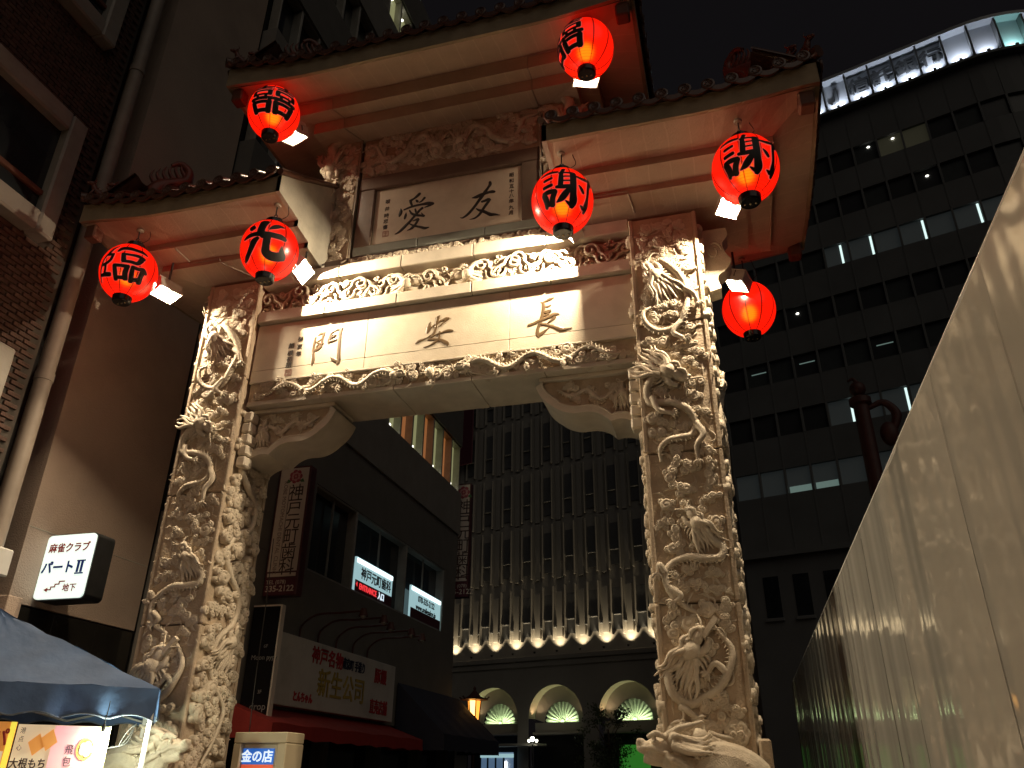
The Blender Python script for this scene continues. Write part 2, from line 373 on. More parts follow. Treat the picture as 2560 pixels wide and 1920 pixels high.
def curl(mb, cx, cz, Rr, turns, a0, sgn, r0, y=-.03, lead=None, n=26):
    t = np.linspace(0, 1, n); a = a0+sgn*turns*2*math.pi*t; q = Rr*(1-.82*t)
    P = np.stack([cx+q*np.cos(a), np.full(n, y)-.02*t, cz+q*np.sin(a)], 1); rr = r0*(1-.45*t)
    if lead is not None:
        L0 = spline([(lead[0], y+.01, lead[1]), ((lead[0]+P[0][0])/2+.02*sgn, y, (lead[1]+P[0][2])/2+.03), tuple(P[0])], 9)[:-1]
        P = np.r_[L0, P]; rr = np.r_[np.linspace(r0*.5, r0, 8), rr]
    mb.tube(P, rr, (0, -1, 0), 8, 1.25)
def scroll_mesh(k):
    rnd = random.Random(k); mb = MB()
    s = 1 if k % 2 else -1
    curl(mb, s*.09, .07, .115, 1.25, R(200 if s > 0 else -20), -s, .026, -.05, (-s*.14, -.16))
    curl(mb, -s*.09, -.07, .11, 1.2, R(20 if s > 0 else 160), -s, .024, -.035, (s*.18, .0))
    curl(mb, s*.15, -.11, .055, 1.1, R(100), s, .02, -.03, (-s*.02, -.17))
    curl(mb, -s*.13, .13, .05, 1.1, R(260), s, .02, -.03, (s*.0, .18))
    if k > 1: lobe(mb, s*.0, .02, .04, .06)
    return mb.mesh('scroll_carving', 'carved_stone', 60)
SCROLLS = [scroll_mesh(i) for i in range(4)]
def head(mb, F, at, ang, sc=1.0, flip=1, seed=0):
    # carved dragon head in a face frame: F(u,v,w); ang = facing in the plane of the face
    rnd = random.Random(seed); ca, sa = math.cos(ang), math.sin(ang)
    def G(a, b, c): b *= flip; return F(at[0]+sc*(a*ca-b*sa), at[1]+sc*(a*sa+b*ca), c*sc)
    def blob(c, r, n=12, m=8):
        t = MB(); t.ell(c, r, n, m); V = np.concatenate(t.V); mb.add([G(*q) for q in V], t.F)
    def tb(P, r, n=7, k=12, flat=1):
        P = spline(P, k); r = np.interp(np.linspace(0, 1, k), np.linspace(0, 1, len(r)), r)
        t = MB(); t.tube(P, r, (0, 0, 1), n, flat); V = np.concatenate(t.V); mb.add([G(*q) for q in V], t.F)
    blob((0,0,.05), (.085,.075,.075)); blob((.10,.005,.05), (.085,.05,.055)); blob((.165,.012,.055), (.035,.042,.045))
    blob((.185,.035,.07), (.018,.018,.018), 8, 6); blob((.185,-.005,.075), (.018,.018,.018), 8, 6)
    tb([(.0,-.05,.04),(.07,-.085,.045),(.14,-.075,.045)], [.038,.032,.018]); blob((.045,.055,.085), (.026,.02,.022), 10, 7)
    tb([(-.02,.055,.09),(.04,.085,.09),(.09,.06,.085)], [.014,.02,.01]); tb([(.07,.04,.1),(.13,.05,.1),(.165,.03,.09)], [.01,.018,.012])
    for s in (0, 1): tb([(-.02,.06-.03*s,.08+.02*s),(-.09,.11-.02*s,.09),(-.19,.12-.03*s,.07),(-.23,.16-.03*s,.05)], [.024,.018,.013,.006])
    for i in range(9):
        b = .07-.02*i; L = .17+.06*rnd.random(); wv = .04*(rnd.random()-.5)
        tb([(-.03,b*.8,.05+.03*(i % 2)),(-.10,b*1.2+wv,.06),(-.10-L*.6,b*1.7-wv,.04),(-.10-L,b*2.1+wv,.02)], [.022,.022,.016,.004])
    for s in (-1, 1): tb([(.16,.0,.07),(.21,-.04*s-.02,.07),(.25,-.02-.10*s,.04),(.21,-.06-.12*s,.02)], [.009,.008,.006,.003])
    for i in range(3): tb([(.03-.03*i,-.07,.04),(.02-.04*i,-.13,.04),(-.02-.05*i,-.17,.02)], [.016,.012,.003], 6, 8)
def body(mb, F, path, r0=.06, r1=.02, lift=.035, wav=.02, spikes=True, seed=0, scales=.16):
    P2 = spline(path, max(24, int(np.linalg.norm(np.diff(np.array(path), axis=0), axis=1).sum()/.012))); n = len(P2); t = np.linspace(0, 1, n)
    r = np.interp(t, [0, .12, .5, .85, 1], [r0*.85, r0, r0*.95, (r0+r1)*.55, r1]); w = lift+wav*np.sin(t*math.pi*5+seed)
    P = np.array([F(a, b, c) for (a, b), c in zip(P2, w)]); ref = np.array(F(0,0,1))-np.array(F(0,0,0))
    mb.tube(P, r, ref, 14, .95, scales)
    if spikes:
        T2 = np.gradient(P2, axis=0); T2 /= np.linalg.norm(T2, axis=1)[:, None]+1e-9
        for i in range(4, n-4, 4):
            nx = np.array([-T2[i][1], T2[i][0]]); b0 = P2[i]+nx*r[i]*.75; b1 = P2[i]+nx*(r[i]+.028)-T2[i]*.012
            mb.tube([F(*b0, w[i]+.02), F(*b1, w[i]+.025)], [.011, .002], ref, 4, cap=False)
def leg(mb, F, path, r=.04, claws=True, ang=None):
    P2 = spline(path, 14); P = [F(a, b, .045+.02*math.sin(i/13*3.1)) for i, (a, b) in enumerate(P2)]; ref = np.array(F(0,0,1))-np.array(F(0,0,0))
    mb.tube(P, np.linspace(r, r*.6, 14), ref, 9, 1, .12); e = P2[-1]; d = P2[-1]-P2[-3]; a0 = math.atan2(d[1], d[0]) if ang is None else ang
    m = MB(); 
    for k in range(4):
        a = a0+(k-1.5)*.55; Q = [e+np.array([math.cos(a), math.sin(a)])*q for q in (0, .05, .085)]
        mb.tube([F(*Q[0], .05), F(*Q[1], .085), F(*Q[2], .03)], [.02, .017, .003], ref, 6)
def scatter(u0, u1, v0, v1, avoid, d, tries, rnd, keep=.11):
    out = []; A = np.concatenate([spline(a, 60) for a in avoid]) if avoid else np.zeros((0, 2))
    for _ in range(tries):
        q = np.array([rnd.uniform(u0, u1), rnd.uniform(v0, v1)])
        if len(A) and np.min(np.linalg.norm(A-q, axis=1)) < keep: continue
        if out and np.min(np.linalg.norm(np.array(out)-q, axis=1)) < d: continue
        out.append(q)
    return out
DR = dict(
 A=[(3.021,7.362),(3.164,7.212),(3.271,7.033),(3.313,6.785),(3.262,6.581),(3.202,6.45),(3.078,6.376),(2.9,6.379),(2.779,6.502),(2.767,6.633),(2.86,6.70)],
 B=[(2.95,5.80),(2.82,5.742),(2.741,5.6),(2.777,5.44),(2.872,5.433),(3.057,5.391),(3.197,5.292),(3.246,5.123),(3.19,5.007),(3.06,4.98),(2.929,4.953),(2.841,4.863),(2.839,4.723)],
 C=[(3.192,3.98),(3.288,3.832),(3.397,3.717),(3.373,3.647),(3.232,3.619),(3.025,3.649),(2.881,3.603),(2.796,3.50),(2.815,3.34),(2.933,3.179),(3.079,3.088)],
 D=[(3.02,2.80),(2.87,2.73),(2.768,2.603),(2.748,2.459),(2.795,2.317),(2.935,2.238),(3.07,2.298),(3.225,2.388),(3.32,2.527),(3.373,2.716),(3.291,2.865),(3.2,2.98)],
 E=[(3.0,1.9),(3.2,1.75),(3.3,1.5),(3.1,1.3),(2.9,1.15),(2.95,.9),(3.2,.75)])
LEGS = [[(3.20,6.45),(3.10,6.30),(3.22,6.22)], [(3.25,5.14),(3.32,4.99),(3.235,4.86),(3.235,4.70)], [(2.80,5.5),(2.86,5.33),(3.0,5.28)], [(2.79,3.5),(2.74,3.58),(2.72,3.5)], [(2.83,3.34),(2.93,3.25),(2.86,3.2)], [(2.84,2.223),(2.989,2.115)], [(3.3,2.52),(3.2,2.6),(3.12,2.52)], [(3.28,6.9),(3.38,6.8),(3.42,6.68)]]
def pillar(side):
    rnd = random.Random(3 if side > 0 else 11)
    xa, xb = (XI, XO) if side > 0 else (-XO, -XI)
    core = MB().box((xa+.10, .10, 0), (xb-.10, PD-.10, 8.0)).build('pillar', 'mortar', GATE)
    for i in range(5):
        z0, z1 = JZ[i]+.008, JZ[i+1]-.008; mb = MB()
        mb.bbox((xa+.025, .025, z0), (xb-.025, PD-.025, z1), .012)
        for px in (xa, xb-.055):
            for py in (0, PD-.055): mb.bbox((px, py, z0+.001), (px+.055, py+.055, z1-.001), .012)
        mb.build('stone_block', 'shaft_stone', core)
    off = 0 if side > 0 else -6.162
    jit = 0 if side > 0 else 1
    Ff = lambda u, v, w: (u+off, .025-w, v)
    for k, nm in enumerate('ABCDE'):
        mb = MB(); P = DR[nm]
        if jit: P = [(u+.02*math.sin(3*v+k), v+.03*math.cos(5*u+k)) for u, v in P]
        body(mb, Ff, P, .045, .017, .030, .018, seed=k, scales=.36)
        if nm == 'A': head(mb, Ff, (2.94, 7.12), R(115), 1.25, 1, k)
        if nm == 'B': head(mb, Ff, (3.0, 5.80), R(-35), 1.35, 1, k)
        if nm == 'C': head(mb, Ff, (3.16, 4.0), R(120), 1.0, -1, k)
        if nm == 'D':
            head(mb, Ff, (2.98, 2.72), R(58), 1.35, 1, k)
            mb.prism([(3.235,3.045),(3.275,3.01),(3.13,2.83),(3.085,2.86)], lambda u, v: Ff(u, v, .05), lambda u, v: Ff(u, v, .11))
        if nm == 'E': head(mb, Ff, (3.0, 1.95), R(140), 1.1, 1, k)
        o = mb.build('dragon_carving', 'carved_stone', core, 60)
    for lg in LEGS:
        mb = MB(); leg(mb, Ff, lg, .04); mb.build('dragon_claw', 'carved_stone', core, 60)
    nn = 0
    av = [DR[k] for k in 'ABCDE']+LEGS
    for q in scatter(XI+.155, XO-.155, .5, 7.92, av, .152, 3200, rnd, .092):
        M = T(q[0]+off, .025, q[1]) @ Matrix.Rotation(rnd.uniform(-.5, .5), 4, 'Y') @ Matrix.Diagonal((rnd.choice((-1, 1))*rnd.uniform(.6, .92), rnd.uniform(.5, .78), rnd.uniform(.6, .92), 1))
        inst(rnd.choice(CLOUDS), 'cloud_carving', core, M); nn += 1
    # thin incised flame strokes in the open fields
    mb = MB()
    for _ in range(260):
        u, v = rnd.uniform(XI+.10, XO-.10), rnd.uniform(1.5, 7.9); a = rnd.uniform(0, 6.28); L = rnd.uniform(.08, .2)
        Q = spline([(u, v), (u+L*.5*math.cos(a)+.03, v+L*.5*math.sin(a)), (u+L*math.cos(a+.4), v+L*math.sin(a+.4))], 9)
        mb.tube([Ff(x, z, .004) for x, z in Q], np.r_[np.linspace(.004, .015, 5), np.linspace(.012, .003, 4)], (0, -1, 0), 6, .8)
    stuff(mb.build('incised_wisps', 'carved_stone', core, 60))
    # street face and outer face of the pillar
    for sx, nrm in ((xb, 1), (xa, -1)):
        Fs = (lambda u, v, w, sx=sx, nrm=nrm: (sx-nrm*.025+nrm*w, u, v))
        vis = (side < 0 and nrm > 0)
        path = [(.45,5.7),(.3,5.5),(.25,5.2),(.45,5.0),(.68,4.8),(.66,4.5),(.4,4.35),(.25,4.1),(.4,3.85),(.62,3.6),(.6,3.3),(.35,3.05),(.3,2.75),(.5,2.5),(.7,2.3),(.6,2.0),(.4,1.7)]
        mb = MB(); body(mb, Fs, path, .044, .016, .035, .02, seed=5, scales=.36)
        head(mb, Fs, (.5, 5.8) if not vis else (.55, 3.05), R(60), 1.3, 1, 3); mb.build('dragon_carving', 'carved_stone', core, 60)
        for q in scatter(.155, PD-.13, .6, 6.0 if vis else 7.9, [path], .162, 2600, rnd, .085):
            M = T(sx-nrm*.025, q[0], q[1]) @ RZ(90*nrm) @ Matrix.Rotation(rnd.uniform(-.6, .6), 4, 'Y') @ Matrix.Diagonal((rnd.choice((-1, 1))*rnd.uniform(.75, 1.15), rnd.uniform(.9, 1.3), rnd.uniform(.75, 1.15), 1))
            inst(rnd.choice(CLOUDS), 'cloud_carving', core, M); nn += 1
    # scalloped edge lumps along the corners that show in outline
    for i in range(3):
        inst(FLOWER, 'rosette_carving', core, T((xa if side > 0 else xa)+.16+.26*i, .02, 1.98) @ Matrix.Diagonal((1.25,1.2,1.25,1)))
    return core
for sd in (1, -1): pillar(sd)
# --- lintel
def lintel():
    core = MB().box((-XI+.002, .26, 6.10), (XI-.002, .93, 8.10)).build('lintel', 'shaft_stone', GATE)
    # soffit slabs and lower frieze ground
    xs = [-2.65, -1.544, -.5, .56, 1.5, 2.65]
    for a, b in zip(xs[:-1], xs[1:]): MB().bbox((a+.003, .125, 6.06), (b-.003, .97, 6.12), .008).build('soffit_slab', 'band_stone', core)
    MB().bbox((-2.652, .16, 6.122), (2.652, .27, 6.42), .004).build('frieze_ground', 'shaft_stone', core)
    MB().bbox((-2.652, .11, 6.395), (2.652, .27, 6.425), .006).build('moulding', 'band_stone', core)
    # name panel in three slabs, with the thin course joint
    px = [-2.65, -.951, 1.051, 2.65]
    for a, b in zip(px[:-1], px[1:]):
        MB().bbox((a+.003, .12, 6.428), (b-.003, .262, 6.583), .003).build('stone_slab', 'slab_stone', core)
        MB().bbox((a+.003, .12, 6.587), (b-.003, .262, 7.312), .003).build('stone_slab', 'slab_stone', core)
    bx = [-2.65, -1.6, -.53, .54, 1.6, 2.65]
    for a, b in zip(bx[:-1], bx[1:]): MB().bbox((a+.002, .045, 7.325), (b-.002, .262, 7.50), .012).build('band_block', 'band_stone', core)
    MB().box((-2.65, .245, 7.502), (2.65, .262, 7.918)).build('frieze_ground', 'shaft_stone', core)
    bx = [-2.65, -1.45, -.503, .544, 1.55, 2.65]
    for a, b in zip(bx[:-1], bx[1:]): MB().bbox((a+.002, .04, 7.92), (b-.002, .80, 8.115), .012).build('ledge_block', 'band_stone', core)
    # scroll frieze
    rnd = random.Random(4); x = -2.5; k = 0
    while x < 2.55:
        if abs(abs(x)-.42) > .17:
            for dz in (0,):
                M = T(x, .215+rnd.uniform(-.015, .01), 7.71+rnd.uniform(-.02, .02)) @ Matrix.Rotation(rnd.uniform(-.35, .35), 4, 'Y') @ Matrix.Diagonal(((1 if x < 0 else -1)*rnd.uniform(.9, 1.1), rnd.uniform(1, 1.35), rnd.uniform(.92, 1.05), 1))
                inst(SCROLLS[k % 4], 'scroll_carving', core, M)
        k += 1; x += rnd.uniform(.235, .27)
    for i in range(16):
        M = T(rnd.uniform(-2.5, 2.5), .24, rnd.choice((7.57, 7.86))+rnd.uniform(-.02, .02)) @ Matrix.Rotation(rnd.uniform(-1, 1), 4, 'Y') @ Matrix.Scale(rnd.uniform(.45, .65), 4)
        inst(CLOUDS[i % 5], 'cloud_carving', core, M)
    Fl = lambda u, v, w: (u, .235-w, v)
    for s in (-1, 1):
        mb = MB(); head(mb, Fl, (s*.45, 7.71), 0 if s < 0 else math.pi, 1.25, 1 if s < 0 else -1, 8)
        body(mb, Fl, [(s*.6,7.72),(s*.75,7.82),(s*.95,7.78),(s*1.05,7.64),(s*1.25,7.62),(s*1.4,7.75)], .05, .015, .05, .02, scales=.1)
        mb.build('dragon_carving', 'carved_stone', core, 60)
    # lower frieze: two dragons and a pearl
    Fl = lambda u, v, w: (u, .165-w, v)
    for s in (-1, 1):
        mb = MB(); P = [(s*(.55+i*.105), 6.255+.075*math.sin(i*.95+.6)) for i in range(19)]
        body(mb, Fl, P, .036, .012, .06, .02, scales=.3); head(mb, Fl, (s*.50, 6.265), 0 if s < 0 else math.pi, .85, 1 if s < 0 else -1, 5)
        mb.build('dragon_carving', 'carved_stone', core, 60)
        for a, b in ((.9, -.06), (1.3, -.05), (1.75, -.06), (2.1, .05)):
            mb = MB(); leg(mb, Fl, [(s*a, 6.25), (s*(a+.09), 6.25+b), (s*(a+.02), 6.25+1.6*b)], .024); mb.build('dragon_claw', 'carved_stone', core, 60)
    for i in range(50):
        M = T(-2.53+i*.1033+rnd.uniform(-.03, .03), .165, rnd.choice((6.18, 6.34))+rnd.uniform(-.02, .02)) @ Matrix.Rotation(rnd.uniform(-1, 1), 4, 'Y') @ Matrix.Scale(rnd.uniform(.6, .9), 4)
        inst(CLOUDS[i % 5], 'cloud_carving', core, M)
    mb = MB(); mb.ell((0, .10, 6.24), (.065, .06, .065), 18, 12)
    for i in range(7): a = R(15+25*i); mb.tube(spline([(.06*math.cos(a), .13, 6.24+.06*math.sin(a)), (.11*math.cos(a+.2), .12, 6.24+.09*math.sin(a+.2)), (.16*math.cos(a), .14, 6.25+.11*math.sin(a))], 8), np.linspace(.018, .003, 8), (0,-1,0), 6)
    mb.build('pearl_carving', 'carved_stone', core, 60)
    for s in (-1, 1): inst(FLOWER, 'rosette_carving', core, T(s*.24, .16, 6.24) @ Matrix.Diagonal((.8, 1.3, .8, 1)))
    return core
LIN = lintel()
# --- brush lettering
def brush(mb, strokes, f, h, wf=1.24):
    for si, st in enumerate(strokes):
        st = np.array(st, float); st[:, 2] *= wf; n = max(8, 5*len(st)); Q = spline(st, n); P = Q[:, :2]; wd = np.maximum(Q[:, 2], .004)
        Tn = np.gradient(P, axis=0); Tn /= np.linalg.norm(Tn, axis=1)[:, None]+1e-9
        e0 = P[0]-Tn[0]*wd[0]*.35; e1 = P[-1]+Tn[-1]*wd[-1]*.35
        P = np.r_[[e0], P, [e1]]; wd = np.r_[wd[0]*.45, wd, wd[-1]*.45]; Tn = np.r_[Tn[:1], Tn, Tn[-1:]]
        N = np.stack([-Tn[:, 1], Tn[:, 0]], 1); hh = h+.0004*si; prof = [(-.5, 0), (-.44, .7), (-.2, 1), (.2, 1), (.44, .7), (.5, 0)]
        V = []; m = len(P); k = len(prof)
        for i in range(m):
            for o, q in prof: c = P[i]+N[i]*wd[i]*o; V.append(f(c[0], c[1], hh*q-.001))
        F = [(i*k+j, i*k+j+1, (i+1)*k+j+1, (i+1)*k+j) for i in range(m-1) for j in range(k-1)]+[tuple(range(k)), tuple((m-1)*k+j for j in range(k-1, -1, -1))]
        mb.add(V, F)
CH_MEN=[[(-1.722,7.001,0.025),(-1.73,6.903,0.033),(-1.732,6.81,0.037),(-1.724,6.712,0.039),(-1.719,6.624,0.047),(-1.723,6.567,0.016)],[(-1.689,7.026,0.008),(-1.64,7.054,0.038),(-1.603,7.064,0.034),(-1.589,7.067,0.021)],[(-1.601,7.048,0.038),(-1.615,6.966,0.033),(-1.62,6.893,0.037),(-1.633,6.845,0.05),(-1.671,6.812,0.05),(-1.71,6.788,0.021)],[(-1.696,6.933,0.008),(-1.655,6.947,0.013),(-1.629,6.968,0.013)],[(-1.705,6.924,0.01),(-1.669,6.909,0.025),(-1.629,6.889,0.037)],[(-1.695,6.849,0.008),(-1.67,6.88,0.017)],[(-1.617,6.873,0.008),(-1.586,6.891,0.003)],[(-1.499,7.029,0.017),(-1.455,7.057,0.017),(-1.411,7.081,0.029),(-1.365,7.089,0.038),(-1.328,7.093,0.025)],[(-1.345,7.081,0.038),(-1.353,7.028,0.037),(-1.351,6.929,0.037),(-1.346,6.806,0.037),(-1.341,6.685,0.045),(-1.336,6.598,0.053),(-1.348,6.542,0.029)],[(-1.333,6.578,0.041),(-1.387,6.6,0.049),(-1.428,6.629,0.033),(-1.455,6.661,0.008)],[(-1.496,7.023,0.025),(-1.502,6.975,0.025),(-1.511,6.932,0.033),(-1.512,6.897,0.033)],[(-1.508,6.907,0.029),(-1.461,6.91,0.029),(-1.425,6.92,0.025),(-1.398,6.93,0.017)],[(-1.481,6.996,0.008),(-1.421,7.008,0.01)],[(-1.49,6.953,0.01),(-1.455,6.973,0.021),(-1.421,7.003,0.021)]]
CH_AN=[[(-0.038,7.001,0.007),(-0.052,6.959,0.041),(-0.057,6.907,0.063),(-0.07,6.851,0.044),(-0.073,6.829,0.015)],[(0.088,7.081,0.011),(0.065,7.053,0.048),(0.056,7.001,0.045),(0.042,6.954,0.045)],[(-0.028,6.902,0.026),(0.007,6.933,0.03),(0.046,6.953,0.041),(0.085,6.983,0.033),(0.133,7.003,0.037),(0.185,7.013,0.056),(0.213,7.017,0.041)],[(0.174,6.983,0.03),(0.135,6.954,0.022),(0.108,6.927,0.022),(0.077,6.909,0.006)],[(0.047,6.936,0.041),(0.038,6.884,0.037),(0.021,6.829,0.033),(-0.005,6.785,0.044),(-0.039,6.746,0.033),(-0.058,6.722,0.022)],[(-0.047,6.734,0.033),(0.006,6.731,0.037),(0.067,6.718,0.037),(0.128,6.696,0.048),(0.182,6.658,0.062),(0.215,6.632,0.055),(0.213,6.607,0.025)],[(0.098,6.827,0.033),(0.096,6.775,0.033),(0.091,6.719,0.037),(0.049,6.686,0.04),(-0.002,6.654,0.029),(-0.057,6.635,0.011),(-0.113,6.621,0.006)],[(-0.227,6.698,0.022),(-0.184,6.727,0.037),(-0.128,6.745,0.026),(-0.065,6.767,0.015),(-0.026,6.792,0.022)],[(0.004,6.77,0.026),(0.043,6.791,0.015),(0.087,6.802,0.022),(0.135,6.813,0.029),(0.19,6.827,0.037),(0.242,6.828,0.04),(0.283,6.818,0.026)]]
CH_CHO=[[(1.467,7.067,0.013),(1.498,7.052,0.038),(1.502,6.995,0.042),(1.497,6.925,0.046),(1.484,6.852,0.046),(1.466,6.805,0.042),(1.443,6.734,0.037),(1.421,6.663,0.037),(1.425,6.589,0.045),(1.438,6.558,0.025)],[(1.438,6.587,0.049),(1.482,6.61,0.045),(1.526,6.643,0.025),(1.574,6.68,0.008)],[(1.503,7.066,0.025),(1.557,7.083,0.034),(1.601,7.102,0.034),(1.637,7.111,0.017)],[(1.52,6.993,0.021),(1.56,6.991,0.025),(1.596,7.006,0.021)],[(1.515,6.913,0.042),(1.546,6.913,0.05),(1.581,6.923,0.046),(1.59,6.936,0.025)],[(1.51,6.858,0.017),(1.568,6.88,0.025)],[(1.306,6.749,0.033),(1.368,6.765,0.033),(1.439,6.794,0.037),(1.51,6.813,0.037),(1.58,6.838,0.042),(1.633,6.86,0.05),(1.673,6.864,0.037),(1.703,6.859,0.017)],[(1.65,6.822,0.029),(1.623,6.796,0.033),(1.588,6.772,0.025),(1.544,6.739,0.008)],[(1.474,6.744,0.033),(1.526,6.731,0.033),(1.587,6.703,0.033),(1.652,6.674,0.045),(1.716,6.635,0.057),(1.759,6.624,0.045),(1.803,6.627,0.029),(1.859,6.636,0.008)]]
CH_AI=[[(-0.44,9.426,0.05),(-0.477,9.387,0.05),(-0.525,9.349,0.036),(-0.569,9.329,0.041),(-0.599,9.329,0.014)],[(-0.578,9.313,0.046),(-0.564,9.263,0.036),(-0.546,9.218,0.032)],[(-0.493,9.319,0.014),(-0.471,9.291,0.041),(-0.454,9.27,0.023)],[(-0.354,9.331,0.041),(-0.377,9.301,0.036),(-0.405,9.271,0.027),(-0.434,9.26,0.018)],[(-0.673,9.168,0.023),(-0.619,9.186,0.032),(-0.555,9.202,0.036),(-0.48,9.211,0.036),(-0.381,9.214,0.041),(-0.282,9.211,0.059),(-0.216,9.191,0.054)],[(-0.24,9.173,0.031),(-0.303,9.157,0.027),(-0.342,9.147,0.014)],[(-0.725,9.202,0.007),(-0.721,9.142,0.05),(-0.732,9.086,0.045),(-0.74,9.059,0.023)],[(-0.633,9.107,0.007),(-0.639,9.056,0.041),(-0.65,9.0,0.032)],[(-0.58,9.137,0.023),(-0.552,9.085,0.032),(-0.504,9.046,0.041),(-0.453,9.025,0.04),(-0.393,9.007,0.036),(-0.342,8.991,0.04)],[(-0.386,9.052,0.013),(-0.363,9.013,0.027)],[(-0.491,9.143,0.027),(-0.477,9.087,0.032)],[(-0.377,9.143,0.041),(-0.414,9.115,0.036),(-0.447,9.075,0.041),(-0.479,9.036,0.04),(-0.515,8.991,0.036),(-0.561,8.931,0.04),(-0.616,8.873,0.043),(-0.671,8.815,0.045),(-0.717,8.773,0.036),(-0.784,8.74,0.007)],[(-0.516,8.928,0.009),(-0.472,8.942,0.027),(-0.433,8.952,0.036)],[(-0.428,8.945,0.036),(-0.45,8.898,0.036),(-0.476,8.851,0.036),(-0.522,8.803,0.04),(-0.56,8.782,0.018),(-0.594,8.775,0.004)],[(-0.557,8.884,0.018),(-0.511,8.852,0.027),(-0.455,8.824,0.031),(-0.379,8.793,0.036),(-0.314,8.763,0.04),(-0.25,8.765,0.009)]]
CH_YU=[[(0.661,9.409,0.041),(0.666,9.37,0.049),(0.636,9.311,0.041),(0.594,9.246,0.053),(0.547,9.17,0.053),(0.501,9.1,0.049),(0.446,9.016,0.045),(0.396,8.948,0.045),(0.345,8.89,0.045),(0.298,8.853,0.036),(0.259,8.834,0.024),(0.227,8.846,0.008)],[(0.397,9.17,0.016),(0.463,9.177,0.057),(0.529,9.201,0.057),(0.595,9.213,0.049),(0.652,9.223,0.045),(0.704,9.222,0.053),(0.735,9.213,0.041)],[(0.546,9.07,0.037),(0.598,9.08,0.045),(0.646,9.091,0.053),(0.668,9.076,0.045)],[(0.651,9.058,0.045),(0.613,9.003,0.045),(0.575,8.943,0.044),(0.538,8.877,0.044),(0.496,8.824,0.036),(0.444,8.792,0.028),(0.37,8.784,0.005)],[(0.465,8.96,0.016),(0.506,8.926,0.036),(0.563,8.898,0.048),(0.625,8.855,0.048),(0.691,8.81,0.056),(0.735,8.802,0.044),(0.825,8.773,0.005)]]
CH_KO=[[(-100.1,0.304,0.071),(-94.6,0.204,0.076)],[(-73.4,0.507,0.106),(-76.0,0.263,0.088),(-76.1,0.051,0.087),(-68.6,-0.079,0.087)],[(-62.0,0.163,0.012),(-51.5,0.31,0.065),(-41.1,0.404,0.053),(-32.7,0.41,0.03)],[(-112.6,-0.119,0.029),(-104.8,-0.068,0.053),(-91.6,-0.025,0.058),(-78.1,-0.017,0.064),(-62.1,-0.017,0.07),(-46.2,-0.019,0.07),(-35.1,-0.015,0.07),(-27.8,-0.042,0.053)],[(-80.7,-0.16,0.046),(-88.1,-0.253,0.076),(-93.7,-0.393,0.07),(-104.1,-0.555,0.058),(-118.8,-0.659,0.053),(-130.9,-0.704,0.018)],[(-62.8,-0.036,0.082),(-62.9,-0.224,0.081),(-63.2,-0.406,0.081),(-62.0,-0.554,0.093),(-53.6,-0.621,0.099),(-38.6,-0.624,0.099),(-25.6,-0.578,0.099),(-17.6,-0.573,0.065)],[(-31.1,-0.289,0.012),(-28.3,-0.444,0.064),(-22.5,-0.561,0.088)]]
CH_RIN=[[(-75.6,0.247,0.029),(-69.3,0.38,0.059),(-55.3,0.425,0.065),(-39.3,0.412,0.053),(-26.5,0.414,0.053),(-15.7,0.357,0.024)],[(-63.3,0.165,0.047),(-59.4,-0.114,0.058)],[(-63.0,0.147,0.035),(-49.7,0.162,0.035),(-32.6,0.183,0.047),(-21.9,0.147,0.047)],[(-59.4,-0.114,0.035),(-46.3,-0.095,0.041),(-32.8,-0.078,0.047),(-27.0,0.085,0.065)],[(-76.3,-0.255,0.046),(-74.3,-0.444,0.052),(-72.6,-0.677,0.046)],[(-76.2,-0.269,0.041),(-62.6,-0.271,0.041),(-48.0,-0.269,0.046)],[(-50.4,-0.279,0.052),(-52.1,-0.474,0.058),(-49.4,-0.636,0.058)],[(-71.1,-0.611,0.04),(-47.1,-0.595,0.046)],[(-40.0,-0.231,0.041),(-39.0,-0.425,0.052),(-35.4,-0.664,0.052)],[(-39.7,-0.245,0.041),(-28.8,-0.253,0.041),(-18.1,-0.204,0.041),(-10.0,-0.293,0.035)],[(-18.0,-0.25,0.065),(-18.6,-0.434,0.059),(-16.1,-0.614,0.064)],[(-35.9,-0.618,0.047),(-17.2,-0.524,0.047)],[(-78.0,0.474,0.012),(-87.0,0.392,0.035),(-90.6,0.272,0.035),(-93.6,0.147,0.047),(-81.4,0.117,0.029)],[(-96.2,0.158,0.035),(-103.5,-0.002,0.029),(-109.0,-0.226,0.029),(-114.0,-0.415,0.023),(-123.5,-0.645,0.023)],[(-82.8,0.137,0.035),(-86.7,-0.094,0.041),(-96.7,-0.189,0.041),(-107.5,-0.204,0.035)],[(-96.6,-0.205,0.035),(-99.1,-0.408,0.035),(-104.1,-0.521,0.035)],[(-114.3,-0.494,0.035),(-96.5,-0.517,0.052),(-86.5,-0.535,0.052)]]
